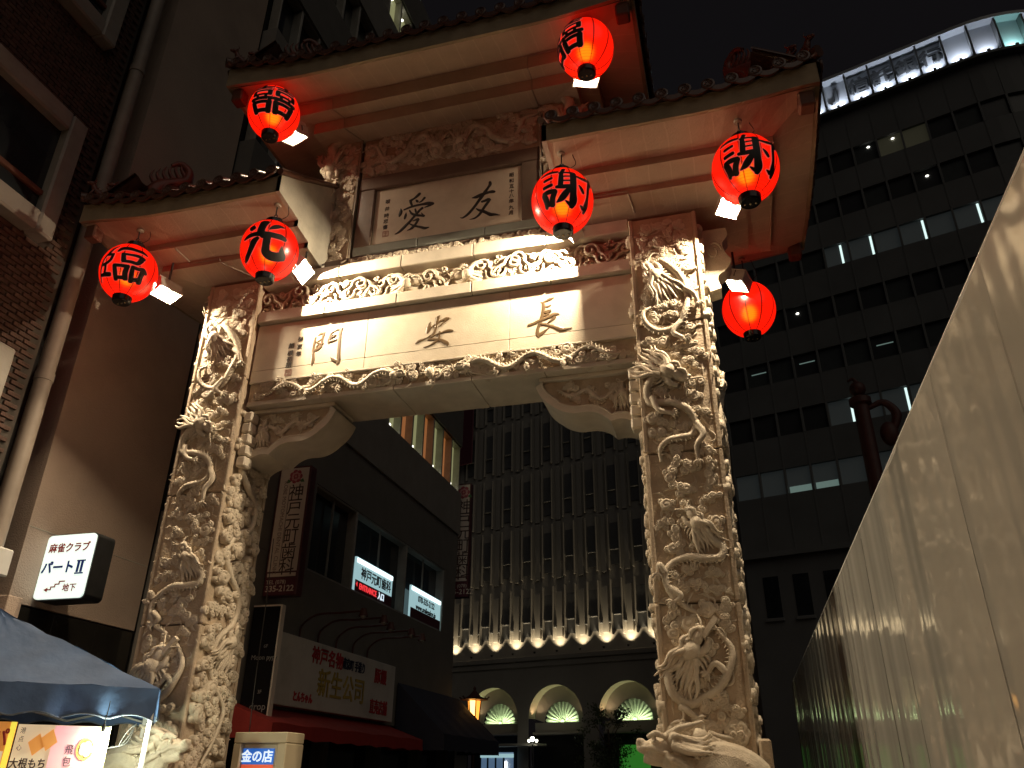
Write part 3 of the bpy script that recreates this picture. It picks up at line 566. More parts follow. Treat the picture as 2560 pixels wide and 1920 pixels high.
CH_SHA=[[(-121.4,0.33,0.024),(-106.4,0.39,0.047),(-87.2,0.37,0.035)],[(-111.7,0.112,0.041),(-97.3,0.148,0.035)],[(-113.1,-0.118,0.041),(-97.4,-0.088,0.041)],[(-114.1,-0.322,0.064),(-112.5,-0.524,0.064),(-117.2,-0.64,0.035)],[(-115.9,-0.28,0.035),(-103.5,-0.278,0.053),(-91.5,-0.281,0.041)],[(-91.6,-0.295,0.052),(-98.3,-0.465,0.058),(-101.5,-0.626,0.052)],[(-113.6,-0.557,0.053),(-97.4,-0.614,0.035)],[(-75.1,0.488,0.041),(-79.4,0.301,0.041),(-80.6,0.035,0.053),(-81.8,-0.181,0.052)],[(-83.2,0.308,0.035),(-65.8,0.324,0.029),(-55.9,0.306,0.053)],[(-57.8,0.32,0.065),(-58.6,-0.025,0.07),(-57.9,-0.334,0.07),(-56.1,-0.586,0.076),(-58.0,-0.669,0.052)],[(-57.5,-0.635,0.052),(-65.2,-0.601,0.035),(-72.2,-0.549,0.012)],[(-76.8,0.157,0.02),(-61.8,0.181,0.021)],[(-77.0,0.005,0.02),(-62.3,0.025,0.02)],[(-89.2,-0.182,0.035),(-76.3,-0.185,0.047),(-61.5,-0.151,0.041)],[(-64.2,-0.204,0.035),(-71.6,-0.358,0.064),(-80.7,-0.5,0.058),(-90.9,-0.576,0.012)],[(-52.6,0.214,0.029),(-40.7,0.196,0.041),(-22.1,0.221,0.042),(-19.3,0.078,0.024)],[(-19.1,0.36,0.042),(-26.6,-0.068,0.041),(-25.2,-0.376,0.041),(-23.0,-0.545,0.065),(-19.7,-0.684,0.035)],[(-37.7,-0.585,0.012),(-28.0,-0.614,0.047)],[(-47.6,-0.075,0.018),(-41.8,-0.171,0.041),(-37.6,-0.253,0.035)]]
for ch in (CH_MEN, CH_AN, CH_CHO):
    mb = MB(); brush(mb, ch, lambda x, z, h: (x, .12-h, z), .005, 1.08 if ch is CH_AN else 1.3); mb.build('lettering', 'bronze_paint', LIN, 50)
def small(s, x, zs, y, size, parent, bold=.0012):
    mb = MB()
    for ch, z in zip(s, zs): text(mb, ch, (x, y, z), (1,0,0), (0,0,1), size, .005, bold=bold)
    mb.build('lettering', 'dark_ink', parent)
small('癸亥年', -1.95, (7.0, 6.885, 6.77), .1195, .088, LIN, 0); small('趙樸初題', -2.083, (6.915, 6.80, 6.705, 6.613), .1195, .092, LIN, 0)
def seal(x, z, y, parent):
    mb = MB(); s = .045
    for a in (-s, s): mb.box((x+a-.004, y-.004, z-s), (x+a+.004, y+.002, z+s)); mb.box((x-s, y-.0045, z+a-.004), (x+s, y+.002, z+a+.004))
    for a in (-.5, .1, .5): mb.box((x-s*.7, y-.003, z+a*s-.003), (x+s*.7, y+.002, z+a*s+.003))
    mb.box((x-.003, y-.0035, z-s*.8), (x+.003, y+.002, z+s*.8)); mb.build('seal_mark', 'seal_red', parent)
seal(-2.075, 6.502, .12, LIN)
# --- carved brackets under the lintel
def bracket(s):
    def arc(a, b, h, n=10):            # scallop between two points, bulging by h
        a = np.array(a); b = np.array(b); d = b-a; nn = np.array([-d[1], d[0]])/np.linalg.norm(d)
        return [tuple(a+d*t+nn*h*4*t*(1-t)) for t in np.linspace(0, 1, n)]
    lo = arc((1.36,5.93), (1.56,5.66), -.03)+arc((1.56,5.66), (1.93,5.53), -.045)[1:]+arc((1.93,5.53), (2.27,5.38), .05)[1:]+arc((2.27,5.38), (2.60,5.30), .05)[1:]
    inn = [(a+.045*(1 if a < 1.6 else .3), b+.095) for a, b in lo]; inn = [(max(a, 1.44), min(b, 5.995)) for a, b in inn]
    fld = [(2.60, 6.0)]+[(1.455, 6.0)]+inn
    o = MB().prism([(s*a, b) for a, b in fld], lambda u, v: (u, .325, v), lambda u, v: (u, .84, v)).build('lintel_bracket', 'shaft_stone', GATE, 30)
    rim = [(2.60, 6.055), (1.42, 6.055)]+lo+[(2.601, 5.42)]+inn[::-1]+[(1.455, 6.0), (2.60, 6.0)]
    V = []; n = len(lo); mb = MB()
    for y in (.255, .87):
        V += [(s*a, y, b) for a, b in lo]+[(s*a, y, b) for a, b in inn]
    m2 = 2*n
    F = [(k, k+1, n+k+1, n+k) for k in range(n-1)]+[(m2+k, m2+n+k, m2+n+k+1, m2+k+1) for k in range(n-1)]+[(k, m2+k, m2+k+1, k+1) for k in range(n-1)]+[(n+k, n+k+1, m2+n+k+1, m2+n+k) for k in range(n-1)]
    mb.add(V, F).build('lip_moulding', 'band_stone', o, 30)
    MB().bbox((s*1.40, .262, 6.002), (s*2.60, .86, 6.055), .008).build('top_moulding', 'band_stone', o)
    MB().tube([(s*a, .262, b-.01) for a, b in inn], .014, (0,-1,0), 7).build('bead_moulding', 'band_stone', o, 50)
    rnd = random.Random(20+s); Fb = lambda u, v, w: (u, .325-w, v)
    mb = MB(); body(mb, Fb, [(s*2.5,5.62),(s*2.35,5.80),(s*2.15,5.70),(s*1.98,5.84),(s*1.8,5.78),(s*1.62,5.88)], .034, .012, .02, .012, scales=.2); head(mb, Fb, (s*2.42, 5.74), R(90), .8, s, 2)
    mb.build('dragon_carving', 'carved_stone', o, 60)
    for i in range(12):
        a = rnd.uniform(1.65, 2.5); b = rnd.uniform(5.80-.26*(a-1.6), 5.94)
        inst(CLOUDS[i % 5], 'cloud_carving', o, T(s*a, .323, b) @ Matrix.Rotation(rnd.uniform(-1, 1), 4, 'Y') @ Matrix.Scale(rnd.uniform(.45, .62), 4))
    mb = MB()
    for k in range(5): mb.bbox((s*2.52, .12, 5.20+.16*k), (s*2.66, .30-.02*(k % 2), 5.34+.16*k), .02)
    mb.build('corbel_course', 'band_stone', o, 40)
for s in (-1, 1): bracket(s)
# wing brackets on the outer sides of the pillars
for s in (-1, 1):
    out = [(3.50,8.0),(3.86,8.0),(3.87,7.88),(3.80,7.78),(3.82,7.62),(3.88,7.5),(3.80,7.36),(3.70,7.28),(3.72,7.1),(3.50,7.05)]
    poly = [out[0]]+[tuple(q) for q in spline(out[1:-1], 26)]+[out[-1]]
    o = MB().prism([(s*a, b) for a, b in poly], lambda u, v: (u, .40, v), lambda u, v: (u, .66, v)).build('wing_bracket', 'carved_stone', GATE, 40)
    mb = MB(); curl(mb, 0, 0, .10, 1.3, 0, 1, .014, -.01); mb.xf(lambda x, y, z: (s*3.68+x, .40+y, 7.65+z*1.6)); mb.build('scroll_carving', 'carved_stone', o, 60)
# --- upper storey with the second name plaque
def upper():
    core = MB().box((-1.86, .44, 8.12), (1.86, .86, 10.72)).build('upper_wall', 'shaft_stone', GATE)
    MB().bbox((-1.87, .20, 8.116), (1.87, .43, 8.33), .01).build('plinth_block', 'frame_stone', core)
    rnd = random.Random(9)
    for i in range(26):
        inst(CLOUDS[i % 5], 'cloud_carving', core, T(-1.35+i*.108, .20, 8.20+rnd.uniform(-.02, .03)) @ Matrix.Rotation(rnd.uniform(-.6, .6), 4, 'Y') @ Matrix.Scale(rnd.uniform(.55, .75), 4))
    pl = MB().bbox((-1.15, .35, 8.58), (1.15, .45, 9.625), .004).build('name_plaque', 'slab_stone', core)
    MB().bbox((-1.42, .29, 9.628), (1.42, .45, 9.88), .015).build('frame_rail', 'frame_stone', core)
    for a, b in ((-1.42, -.4), (-.397, .62), (.623, 1.42)): MB().bbox((a, .29, 8.42), (b, .45, 8.576), .015).build('frame_rail', 'rail_stone', core)
    for s in (-1, 1): MB().bbox((s*1.153, .295, 8.579), (s*1.419, .45, 9.626), .012).build('frame_stile', 'frame_stone', core)
    for ch in (CH_AI, CH_YU):
        mb = MB(); brush(mb, ch, lambda x, z, h: (x, .35-h, z), .006, 1.08); mb.build('lettering', 'dark_ink', pl, 50)
    small('昭和五十八年九月', .992, (9.465, 9.355, 9.255, 9.165, 9.08, 8.985, 8.87, 8.775), .3495, .08, pl, 0); small('坂井時忠書', -.95, (9.375, 9.235, 9.11, 9.005, 8.895), .3495, .085, pl, 0); seal(-.936, 8.776, .35, pl)
    # carved panel over the plaque
    MB().bbox((-1.43, .33, 9.884), (1.43, .45, 10.70), .01).build('relief_ground', 'shaft_stone', core)
    Fp = lambda u, v, w: (u, .335-w, v)
    for s in (-1, 1):
        mb = MB(); body(mb, Fp, [(s*.25,10.3),(s*.4,10.5),(s*.6,10.42),(s*.72,10.2),(s*.92,10.1),(s*1.1,10.25),(s*1.2,10.45),(s*1.35,10.5)], .05, .015, .04, .02); head(mb, Fp, (s*.2, 10.25), R(-90), 1.1, s, 3)
        mb.build('dragon_carving', 'carved_stone', core, 60)
    for i, q in enumerate(scatter(-1.35, 1.35, 9.97, 10.63, [], .15, 600, rnd)):
        inst(CLOUDS[i % 5], 'cloud_carving', core, T(q[0], .335, q[1]) @ Matrix.Rotation(rnd.uniform(-1, 1), 4, 'Y') @ Matrix.Diagonal((.85, .8, .85, 1)))
    for s in (-1, 1):
        col = MB().bbox((s*1.475, .27, 8.118), (s*1.88, .92, 10.74), .012).build('upper_column', 'shaft_stone', GATE)
        Fc = lambda u, v, w: (u, .275-w, v)
        for i, q in enumerate(scatter(1.55, 1.80, 8.25, 10.6, [], .15, 400, rnd)):
            inst(CLOUDS[i % 5], 'cloud_carving', col, T(s*q[0], .275, q[1]) @ Matrix.Rotation(rnd.uniform(-1, 1), 4, 'Y') @ Matrix.Diagonal((.85, .7, .85, 1)))
        for i, q in enumerate(scatter(.38, .8, 8.9, 10.6, [], .15, 300, rnd)):
            inst(CLOUDS[i % 5], 'cloud_carving', col, T(s*1.878, q[0], q[1]) @ RZ(90*s) @ Matrix.Rotation(rnd.uniform(-1, 1), 4, 'Y'))
        # freestanding carved dragon clinging to the column's corner
        mb = MB(); Fd = lambda u, v, w: (s*(1.86+u), .22-w, v)
        body(mb, Fd, [(-.03,10.62),(.05,10.45),(-.02,10.25),(.06,10.05),(0,9.85),(.05,9.62),(-.02,9.42),(-.06,9.25)], .075, .02, .02, .03, scales=.12)
        head(mb, Fd, (.04, 10.05), R(-100), 1.35, 1, 6); head(mb, Fd, (.0, 9.62), R(-95), 1.0, -1, 7)
        mb.build('dragon_finial', 'carved_stone', col, 60)
        mb = MB(); curl(mb, 0, 0, .12, 1.2, R(90), 1, .03, 0); mb.xf(lambda x, y, z: (s*1.84+x, .2+y, 9.2+z*1.4)); mb.build('scroll_carving', 'carved_stone', col, 60)
        o = MB().prism([(s*a, b) for a, b in [(1.87,10.6),(2.15,10.6),(2.14,10.45),(2.02,10.38),(2.08,10.22),(2.0,10.08),(1.87,10.0)]], lambda u, v: (u, .45, v), lambda u, v: (u, .72, v)).build('wing_bracket', 'carved_stone', GATE, 40)
        # cable conduit down the side of the plaque
        MB().tube([(s*1.445, .26, 10.66), (s*1.445, .25, 8.35), (s*1.445, .05, 8.14)], .014, (0,-1,0), 7).build('conduit', 'conduit', col, 50)
upper()
# --- roofs
RND = random.Random(5)
TILE_L = .85
def tile_meshes(slope):
    a = math.atan(slope); ca, sa = math.cos(a), math.sin(a)
    mb = MB(); n = 10; V = []; F = []
    for k, L in enumerate((0, TILE_L)):
        for j in range(n+1):
            t = math.pi*j/n; V.append((.068*math.cos(t), L*ca-.068*math.sin(t)*sa, L*sa+.068*math.sin(t)*ca))
    F = [(j, j+1, n+2+j, n+1+j) for j in range(n)]; mb.add(V, F)
    mb.lathe([(0, -.022), (.05, -.022), (.058, -.028), (.078, -.024), (.08, .0), (.06, .004)], (0, 0, 0.0), 18, 'y')
    for j in range(6): t = j*math.pi/3; mb.ell((.03*math.cos(t), -.024, .03*math.sin(t)), (.012, .008, .012), 6, 4)
    rt = mb.mesh('round_tile', 'roof_tile', 40)
    mb = MB(); n = 10; out = [(-.10, .02)]+[(-.10+.2*j/n, -.035-.045*math.sin(math.pi*j/n)) for j in range(n+1)]+[(.10, .02)]
    arc = [(-.10+.2*j/n, .02-.035*math.sin(math.pi*j/n)) for j in range(n, -1, -1)]
    mb.prism(out+arc[1:-1], lambda u, v: (u, -.016, v), lambda u, v: (u, .012, v))
    V = []; F = []
    for L in (0, TILE_L):
        for j in range(n+1): x = -.10+.2*j/n; d = .02-.035*math.sin(math.pi*j/n); V.append((x, L*ca, L*sa+d-.012))
    mb.add(V, [(j, j+1, n+2+j, n+1+j) for j in range(n)])
    return rt, mb.mesh('drip_tile', 'roof_tile', 40)
SLOPE = .62
RT, DT = tile_meshes(SLOPE)
def beast_mb(k=0):                     # small roof-ridge beast, facing +X
    mb = MB()
    mb.tube(spline([(-.10,0,.05),(-.03,0,.10),(.04,0,.15),(.07,0,.22)], 12), np.interp(np.linspace(0,1,12), [0,.4,1], [.05,.055,.035]), (0,1,0), 9)
    mb.ell((.10,0,.245), (.055,.036,.036), 10, 7); mb.ell((.145,0,.235), (.03,.026,.022), 8, 6)
    for s in (-1, 1):
        mb.tube([(.055,.03*s,.12),(.085,.035*s,.05),(.09,.035*s,0)], [.02,.016,.018], (0,1,0), 6); mb.tube([(-.07,.035*s,.07),(-.04,.045*s,.03),(-.05,.04*s,0)], [.026,.02,.018], (0,1,0), 6)
        mb.tube(spline([(.08,.02*s,.27),(.05,.03*s,.31),(.07,.03*s,.345)], 6), np.linspace(.012,.003,6), (0,1,0), 5)
    mb.tube(spline([(-.12,0,.06),(-.19,0,.12),(-.17,0,.22),(-.10,0,.25),(-.11,0,.31)], 16), np.linspace(.03,.008,16), (0,1,0), 6)
    for i in range(4): mb.tube([(.03-.035*i,0,.17-.03*i),(-.01-.045*i,0,.22-.02*i)], [.014,.003], (0,1,0), 5)
    return mb.mesh('ridge_beast', 'roof_beast', 60)
BEAST = beast_mb()
def finial_mesh():                     # curling dragon-fish at the end of a ridge
    mb = MB(); mb.tube(spline([(-.18,0,0),(-.12,0,.16),(.0,0,.26),(.12,0,.36),(.12,0,.50),(.02,0,.56),(-.05,0,.50)], 26), np.interp(np.linspace(0,1,26), [0,.3,1], [.10,.085,.02]), (0,1,0), 10, 1, .12)
    for i in range(6): a = i/5; mb.tube(spline([(-.15+.26*a,0,.2+.2*a),(-.22+.26*a,0,.3+.22*a),(-.20+.26*a,0,.38+.22*a)], 7), np.linspace(.03,.004,7), (0,1,0), 6)
    mb.ell((-.16,0,.03), (.12,.075,.075), 12, 8); mb.tube([(-.2,0,.0),(-.3,0,-.02)], [.05,.02], (0,1,0), 7); mb.tube([(-.2,0,.06),(-.31,0,.09)], [.05,.02], (0,1,0), 7)
    for s in (-1, 1): mb.tube(spline([(-.1,.05*s,.08),(-.06,.09*s,.18),(.02,.08*s,.24)], 8), np.linspace(.022,.004,8), (0,1,0), 6)
    return mb.mesh('ridge_finial', 'roof_beast', 60)
FIN = finial_mesh()
def roof(name, x0, x1, ze, fh, prof, hips, label=None):
    y0, y1 = -1.15, 2.15; yc = .5
    corners = [(x, y) for x, h in ((x0, hips[0]), (x1, hips[1])) if h for y in (y0, y1)]
    def rise(x, y): return sum(.16*math.exp(-((x-a)**2+(y-b)**2)/.55) for a, b in corners)
    zt = ze+fh
    def top(x, y):
        d = min(y-y0, y1-y); 
        if hips[0]: d = min(d, x-x0)
        if hips[1]: d = min(d, x1-x)
        d = max(d, 0); return zt+SLOPE*d+.05*max(0, d-.6)+rise(x, y)*max(0, 1-d)
    xs = np.linspace(x0, x1, 33); ys = np.linspace(y0, y1, 25)
    V = [(x, y, top(x, y)) for y in ys for x in xs]; nx = len(xs)
    F = [(j*nx+i, j*nx+i+1, (j+1)*nx+i+1, (j+1)*nx+i) for j in range(len(ys)-1) for i in range(nx-1)]
    ro = MB().add(V, F).build(name, 'tile_bed', GATE)
    # fascia (front, back, hipped ends)
    def strip(P, nm='fascia'):
        mb = MB(); V = []; n = len(P)
        for x, y, nxn, nyn in P:
            r = rise(x, y)
            for o, z in ((0, ze+r*.75), (0, zt-.01+r), (.05, zt-.01+r), (.05, ze+.0+r*.75)): V.append((x-nxn*o, y-nyn*o, z))
        F = [(i*4+k, i*4+(k+1) % 4, (i+1)*4+(k+1) % 4, (i+1)*4+k) for i in range(n-1) for k in range(4)]+[(3,2,1,0), tuple((n-1)*4+k for k in range(4))]
        mb.add(V, F).build(nm, 'fascia_stone', ro)
    ix0 = x0+(.052 if hips[0] else .0); ix1 = x1-(.052 if hips[1] else 0)
    strip([(x, y0, 0, -1) for x in np.linspace(x0, x1, 25)]); strip([(x, y1, 0, 1) for x in np.linspace(x0, x1, 25)])
    if hips[0]: strip([(x0, y, -1, 0) for y in np.linspace(y0+.053, y1-.053, 21)])
    if hips[1]: strip([(x1, y, 1, 0) for y in np.linspace(y0+.053, y1-.053, 21)])
    # stepped soffit rings
    def ring(d, z, amp, N=14):
        a0 = x0+(d if hips[0] else 0); a1 = x1-(d if hips[1] else 0); b0, b1 = y0+d, y1-d
        f = [(x, b0) for x in np.linspace(a0, a1, N)]; r = [(a1, y) for y in np.linspace(b0, b1, N)]; b = [(x, b1) for x in np.linspace(a1, a0, N)]; l = [(a0, y) for y in np.linspace(b1, b0, N)]
        return [[(x, y, z+amp*rise(x, y)) for x, y in q] for q in (f, r, b, l)]
    rs = [ring(d, z, .75*max(0, 1-d*1.6)) for d, z in [(0.051, ze+.001)]+[(a, b) for a, b in prof]]
    sides = [0, 2]+([1] if hips[1] else [])+([3] if hips[0] else [])
    for si in sides:
        for k in range(len(rs)-1):
            A, B = rs[k][si], rs[k+1][si]; n = len(A)
            V = A+B; mb = MB().add(V, [(i, n+i, n+i+1, i+1) for i in range(n-1)])
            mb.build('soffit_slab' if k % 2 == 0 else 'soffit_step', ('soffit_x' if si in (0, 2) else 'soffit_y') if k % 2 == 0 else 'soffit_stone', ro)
    # closing ceiling above the inner ring
    d, z = prof[-1]; a0 = x0+(d if hips[0] else 0); a1 = x1-(d if hips[1] else 0)
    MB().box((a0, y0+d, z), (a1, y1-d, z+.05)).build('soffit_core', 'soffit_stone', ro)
    # gable wall where a side roof ends against the taller middle
    for e, h, x in ((0, hips[0], x0), (1, hips[1], x1)):
        if h: continue
        pts = [(y0, ze), (y0, zt)]+[(y, top(x, y)-.004) for y in np.linspace(y0+.05, y1-.05, 30)]+[(y1, zt), (y1, ze)]
        low = [(y1-a, b) for a, b in prof]+[(y0+a, b) for a, b in reversed(prof)]
        xo = x+(.001 if e else -.001)
        MB().prism(pts+low, lambda u, v: (xo, u, v), lambda u, v: (xo+(-.06 if e else .06), u, v)).build('gable_wall', 'wall_plaster', ro)
        mb = MB()
        for sgn in (0, 1):
            P = [(x-(.0 if e else 0), (y0-.05+t*(yc-y0+.05)) if not sgn else (y1+.05-t*(y1-yc+.05)), top(x, y0+t*(yc-y0))+.03) for t in np.linspace(0, 1, 14)]; mb.tube(P, .045, (1,0,0), 8)
        mb.build('verge_tile', 'roof_tile', ro, 60)
    # tiles along the eaves
    def row(P0, P1, ang, n):
        for i in range(n):
            t = (i+.5)/n; x = P0[0]+(P1[0]-P0[0])*t; y = P0[1]+(P1[1]-P0[1])*t; z = zt+rise(x, y)
            inst(RT, 'round_tile', ro, T(x, y, z+.055) @ RZ(ang+RND.uniform(-1.5, 1.5)))
            t = i/n; x = P0[0]+(P1[0]-P0[0])*t; y = P0[1]+(P1[1]-P0[1])*t; z = zt+rise(x, y)
            if i: inst(DT, 'drip_tile', ro, T(x, y, z+.02) @ RZ(ang) @ Matrix.Diagonal((1.25, 1, 1.15, 1)))
    pitch = .272
    row((x0, y0-.06), (x1, y0-.06), 0, int(round((x1-x0)/pitch))); row((x1, y1+.06), (x0, y1+.06), 180, int(round((x1-x0)/pitch)))
    if hips[1]: row((x1+.06, y0), (x1+.06, y1), 90, int(round((y1-y0)/pitch)))
    if hips[0]: row((x0-.06, y1), (x0-.06, y0), -90, int(round((y1-y0)/pitch)))
    # ridges, hips and their beasts
    xa = x0+(1.6 if hips[0] else 0); xb = x1-(1.6 if hips[1] else 0)
    mb = MB(); mb.bbox((xa, yc-.09, top((xa+xb)/2, yc)-.05), (xb, yc+.09, top((xa+xb)/2, yc)+.22), .03); mb.build('main_ridge', 'roof_tile', ro, 40)
    for x, h, s in ((x0, hips[0], 1), (x1, hips[1], -1)):
        if not h: continue
        for yy, sy in ((y0, 1), (y1, -1)):
            P = [(x+s*t*1.6-s*.05*(1-t), yy+sy*t*1.65-sy*.05*(1-t), top(x+s*t*1.6, yy+sy*t*1.65)+.06+.05*(1-t)**6) for t in np.linspace(0, 1, 18)]
            mb = MB().tube(P, .075, (0,0,1), 8); mb.build('hip_ridge', 'roof_tile', ro, 50)
            dirx = math.degrees(math.atan2(-sy*1.65, -s*1.6))
            for k, t in enumerate((.05, .17, .29)):
                q = P[int(t*17)]; inst(BEAST, 'ridge_beast', ro, T(x+s*t*1.6, yy+sy*t*1.65, top(x+s*t*1.6, yy+sy*t*1.65)+.12) @ RZ(dirx) @ Matrix.Scale(1.0+.1*k, 4))
            t = .46; inst(FIN, 'ridge_finial', ro, T(x+s*t*1.6, yy+sy*t*1.65, top(x+s*t*1.6, yy+sy*t*1.65)+.12) @ RZ(dirx+180) @ Matrix.Scale(1.5, 4))
            # corner bracket block under the eave
            cx, cy = x+s*.16, yy+sy*.16; MB().bbox((cx-.09, cy-.09, ze-.12), (cx+.09, cy+.09, ze+.10), .02).build('corner_block', 'bracket_wood', ro)
    return ro
PL = [(.53, 8.47), (.53, 8.366), (.85, 8.32), (.85, 8.23), (1.27, 8.167)]
PU = [(.675, 10.874), (.676, 10.627), (.97, 10.716), (.971, 10.506), (1.50, 10.66)]
ROOFS = [roof('side_roof', 1.79, 5.02, 8.55, .27, PL, (False, True)), roof('side_roof', -5.02, -1.79, 8.55, .27, PL, (True, False)), roof('upper_roof', -3.03, 3.03, 10.67, .31, PU, (True, True))]
# cable runs under the eaves
for P in ([(-4.0,-.63,8.40),(-3.75,-.62,8.40),(-3.74,-.60,8.35),(-3.70,-.31,8.31)], [(-3.7,-.315,8.28),(-3.2,-.315,8.28),(-3.18,-.30,8.22),(-2.9,.05,8.18)], [(2.0,-.31,8.27),(2.7,-.31,8.27),(2.72,-.28,8.22),(2.75,.02,8.17)]):
    MB().tube(P, .011, (0,0,1), 6).build('conduit', 'conduit', GATE)
for P in ([(-2.3,-.50,10.84),(-1.62,-.49,10.84),(-1.60,-.47,10.62),(-1.55,-.2,10.70),(-1.54,-.19,10.50),(-1.45,.25,10.62)], [(2.3,-.50,10.84),(1.45,-.49,10.84),(1.44,-.47,10.62),(1.43,-.2,10.70),(1.43,-.19,10.50),(1.42,.25,10.62)]):
    MB().tube(P, .012, (0,0,1), 6).build('conduit', 'conduit', GATE)
# ------------------------------------------------------------------ lanterns
LA, LB, LR = .37, .42, .125
def lantern(i, c, strokes, rot, soffit, label):
    t = thing('red_lantern', label, 'lantern', (c[0], c[1], c[2]-.47), 'red paper lanterns hung under the gate eaves')
    c = np.array(c); n = 40; m = 36; zc = LB*math.sqrt(1-(LR/LA)**2)
    prof = []
    for k in range(m+1):
        z = -zc+2*zc*k/m; r = LA*math.sqrt(max(0, 1-(z/LB)**2)); prof.append((r, z))
    mb = MB().lathe(prof, (0,0,0), n); mb.F = [f for f in mb.F if len(f) == 4]
    mb.build('paper_shell', 'lantern_paper', t, 179, T(*c))
    MB().ell((0,0,0), (.075,.075,.10), 16, 10).build('bulb', 'lantern_bulb', t, 179, T(c[0], c[1], c[2]-.06))
    cb = MB().lathe([(.0,-zc-.085),(.105,-zc-.085),(.118,-zc-.07),(.124,-zc-.01),(.128,-zc+.02),(.118,-zc+.022)], tuple(c), 28).build('bottom_cap', 'black_lacquer', t, 35)
    mb = MB()
    for a in (-.06, 0, .06): mb.ell((c[0]+a, c[1]+.01, c[2]-zc-.088), (.011,.011,.008), 8, 6)
    mb.build('cap_stud', 'brass', cb, 179)
    MB().lathe([(.118,zc-.022),(.13,zc-.02),(.124,zc+.03),(.116,zc+.075),(.10,zc+.078),(.10,zc-.01)], tuple(c), 28).build('top_cap', 'black_lacquer', t, 35)
    mb = MB(); a = np.linspace(0, math.pi, 12); mb.tube([(c[0]+.11*math.cos(q), c[1], c[2]+zc+.07+.07*math.sin(q)) for q in a], .006, (0,1,0), 6)
    a = np.linspace(0, 2*math.pi, 14); mb.tube([(c[0]+.025*math.cos(q), c[1], c[2]+zc+.165+.025*math.sin(q)) for q in a], .007, (0,1,0), 6)
    mb.tube([(c[0], c[1], c[2]+zc+.185), (c[0], c[1], soffit)], .009, (1,0,0), 6); mb.build('hanger', 'black_metal', t, 60)
    mb = MB().tube(spline([(c[0]+.05, c[1], c[2]+zc+.08), (c[0]+.16, c[1]+.03, c[2]+zc+.16), (c[0]+.13, c[1]+.06, soffit)], 12), .005, (0,1,0), 5); mb.build('power_cable', 'cable', t)
    MB().lathe([(0,0),(.05,0),(.045,-.025),(0,-.03)], (c[0], c[1], soffit-.002), 16).build('ceiling_rose', 'conduit', t, 40)
    if strokes is None: return t
    def put(k, h, extra, nm, mt):
        mb = MB()
        for si, st in enumerate(strokes):
            st = np.array(st, float); nq = max(10, 6*len(st)); ks = np.linspace(0, 1, nq)
            th = R(1)*(st[:, 0]+rot); U3 = []
            for a, z in zip(th, st[:, 1]): U3.append((math.cos(a)*math.sqrt(1-z*z), math.sin(a)*math.sqrt(1-z*z), z))
            Q = spline(np.c_[np.array(U3)*[LA, LA, LB], st[:, 2]], nq); wd = np.maximum(Q[:, 3]*1.14, .008)+extra; P = Q[:, :3]
            Tn = np.gradient(P, axis=0); Tn /= np.linalg.norm(Tn, axis=1)[:, None]+1e-9
            P = np.r_[[P[0]-Tn[0]*wd[0]*.32], P, [P[-1]+Tn[-1]*wd[-1]*.32]]; wd = np.r_[wd[0]*.6, wd, wd[-1]*.6]; Tn = np.r_[Tn[:1], Tn, Tn[-1:]]
            V = []
            for j in range(len(P)):
                nn = P[j]/np.array([LA, LA, LB])**2; nn /= np.linalg.norm(nn); sd = np.cross(nn, Tn[j]); sd /= np.linalg.norm(sd)+1e-9
                for o in (-.5, -.25, 0, .25, .5):
                    q = P[j]+sd*wd[j]*o; q = q/np.linalg.norm(q/np.array([LA, LA, LB]))*(1+h+.0006*si); V.append(q+c)
            mb.add(V, [(j*5+o, j*5+o+1, (j+1)*5+o+1, (j+1)*5+o) for j in range(len(P)-1) for o in range(4)])
        mb.build(nm, mt, t, 179)
    put(0, .004, .018, 'character_edge', 'lantern_edge'); put(1, .020, .0, 'character', 'dark_ink')
    return t
def double_joy():
    S_ = []
    def bar(u0, v0, u1, v1, wd):
        v0 = -.60+(v0+.56)*.78; v1 = -.60+(v1+.56)*.78; S_.append([(52*u0, v0, wd*.98), (52*(u0+u1)/2, (v0+v1)/2, wd*.98), (52*u1, v1, wd*.98)])
    for s in (-1, 1):
        c = .5*s; bar(c-.44, .76, c+.44, .76, .035); bar(c, .90, c, .62, .05); bar(c-.36, .62, c+.36, .62, .035)
        bar(c-.36, .46, c+.36, .46, .034); bar(c-.34, .22, c+.34, .22, .034); bar(c-.34, .46, c-.34, .22, .06); bar(c+.34, .46, c+.34, .22, .06)
        bar(c-.47, .02, c+.47, .02, .05); bar(c-.2, .20, c-.16, .04, .04); bar(c+.2, .20, c+.16, .04, .04)
        bar(c-.40, -.16, c+.40, -.16, .045); bar(c-.34, -.50, c+.34, -.50, .05); bar(c-.36, -.14, c-.32, -.56, .07); bar(c+.36, -.14, c+.32, -.56, .07)
    return S_
JOY = double_joy()
lantern(0, (-4.122,-.93,7.782), CH_RIN, 0, 8.51, 'red lantern with 臨 character under the outer end of the left roof')
lantern(1, (-1.937,-.93,7.761), CH_KO, 0, 8.51, 'red lantern with 光 character under the inner end of the left roof')
lantern(2, (1.987,-.93,7.756), CH_SHA, 0, 8.51, 'red lantern with 謝 character nearest the upper name plaque')
lantern(3, (4.098,-.93,7.78), CH_SHA, -13, 8.51, 'red lantern with 謝 character at the outer end of the right roof')
lantern(4, (-2.31,-.88,10.322), JOY, -60, 10.75, 'red lantern with full 囍 character under the left end of the top roof')
lantern(5, (2.34,-.88,10.278), JOY, -137, 10.75, 'red lantern with half turned 囍 under the right end of the top roof')
lantern(6, (4.102,1.93,7.636), None, 0, 8.51, 'plain red lantern hanging behind the right pillar')
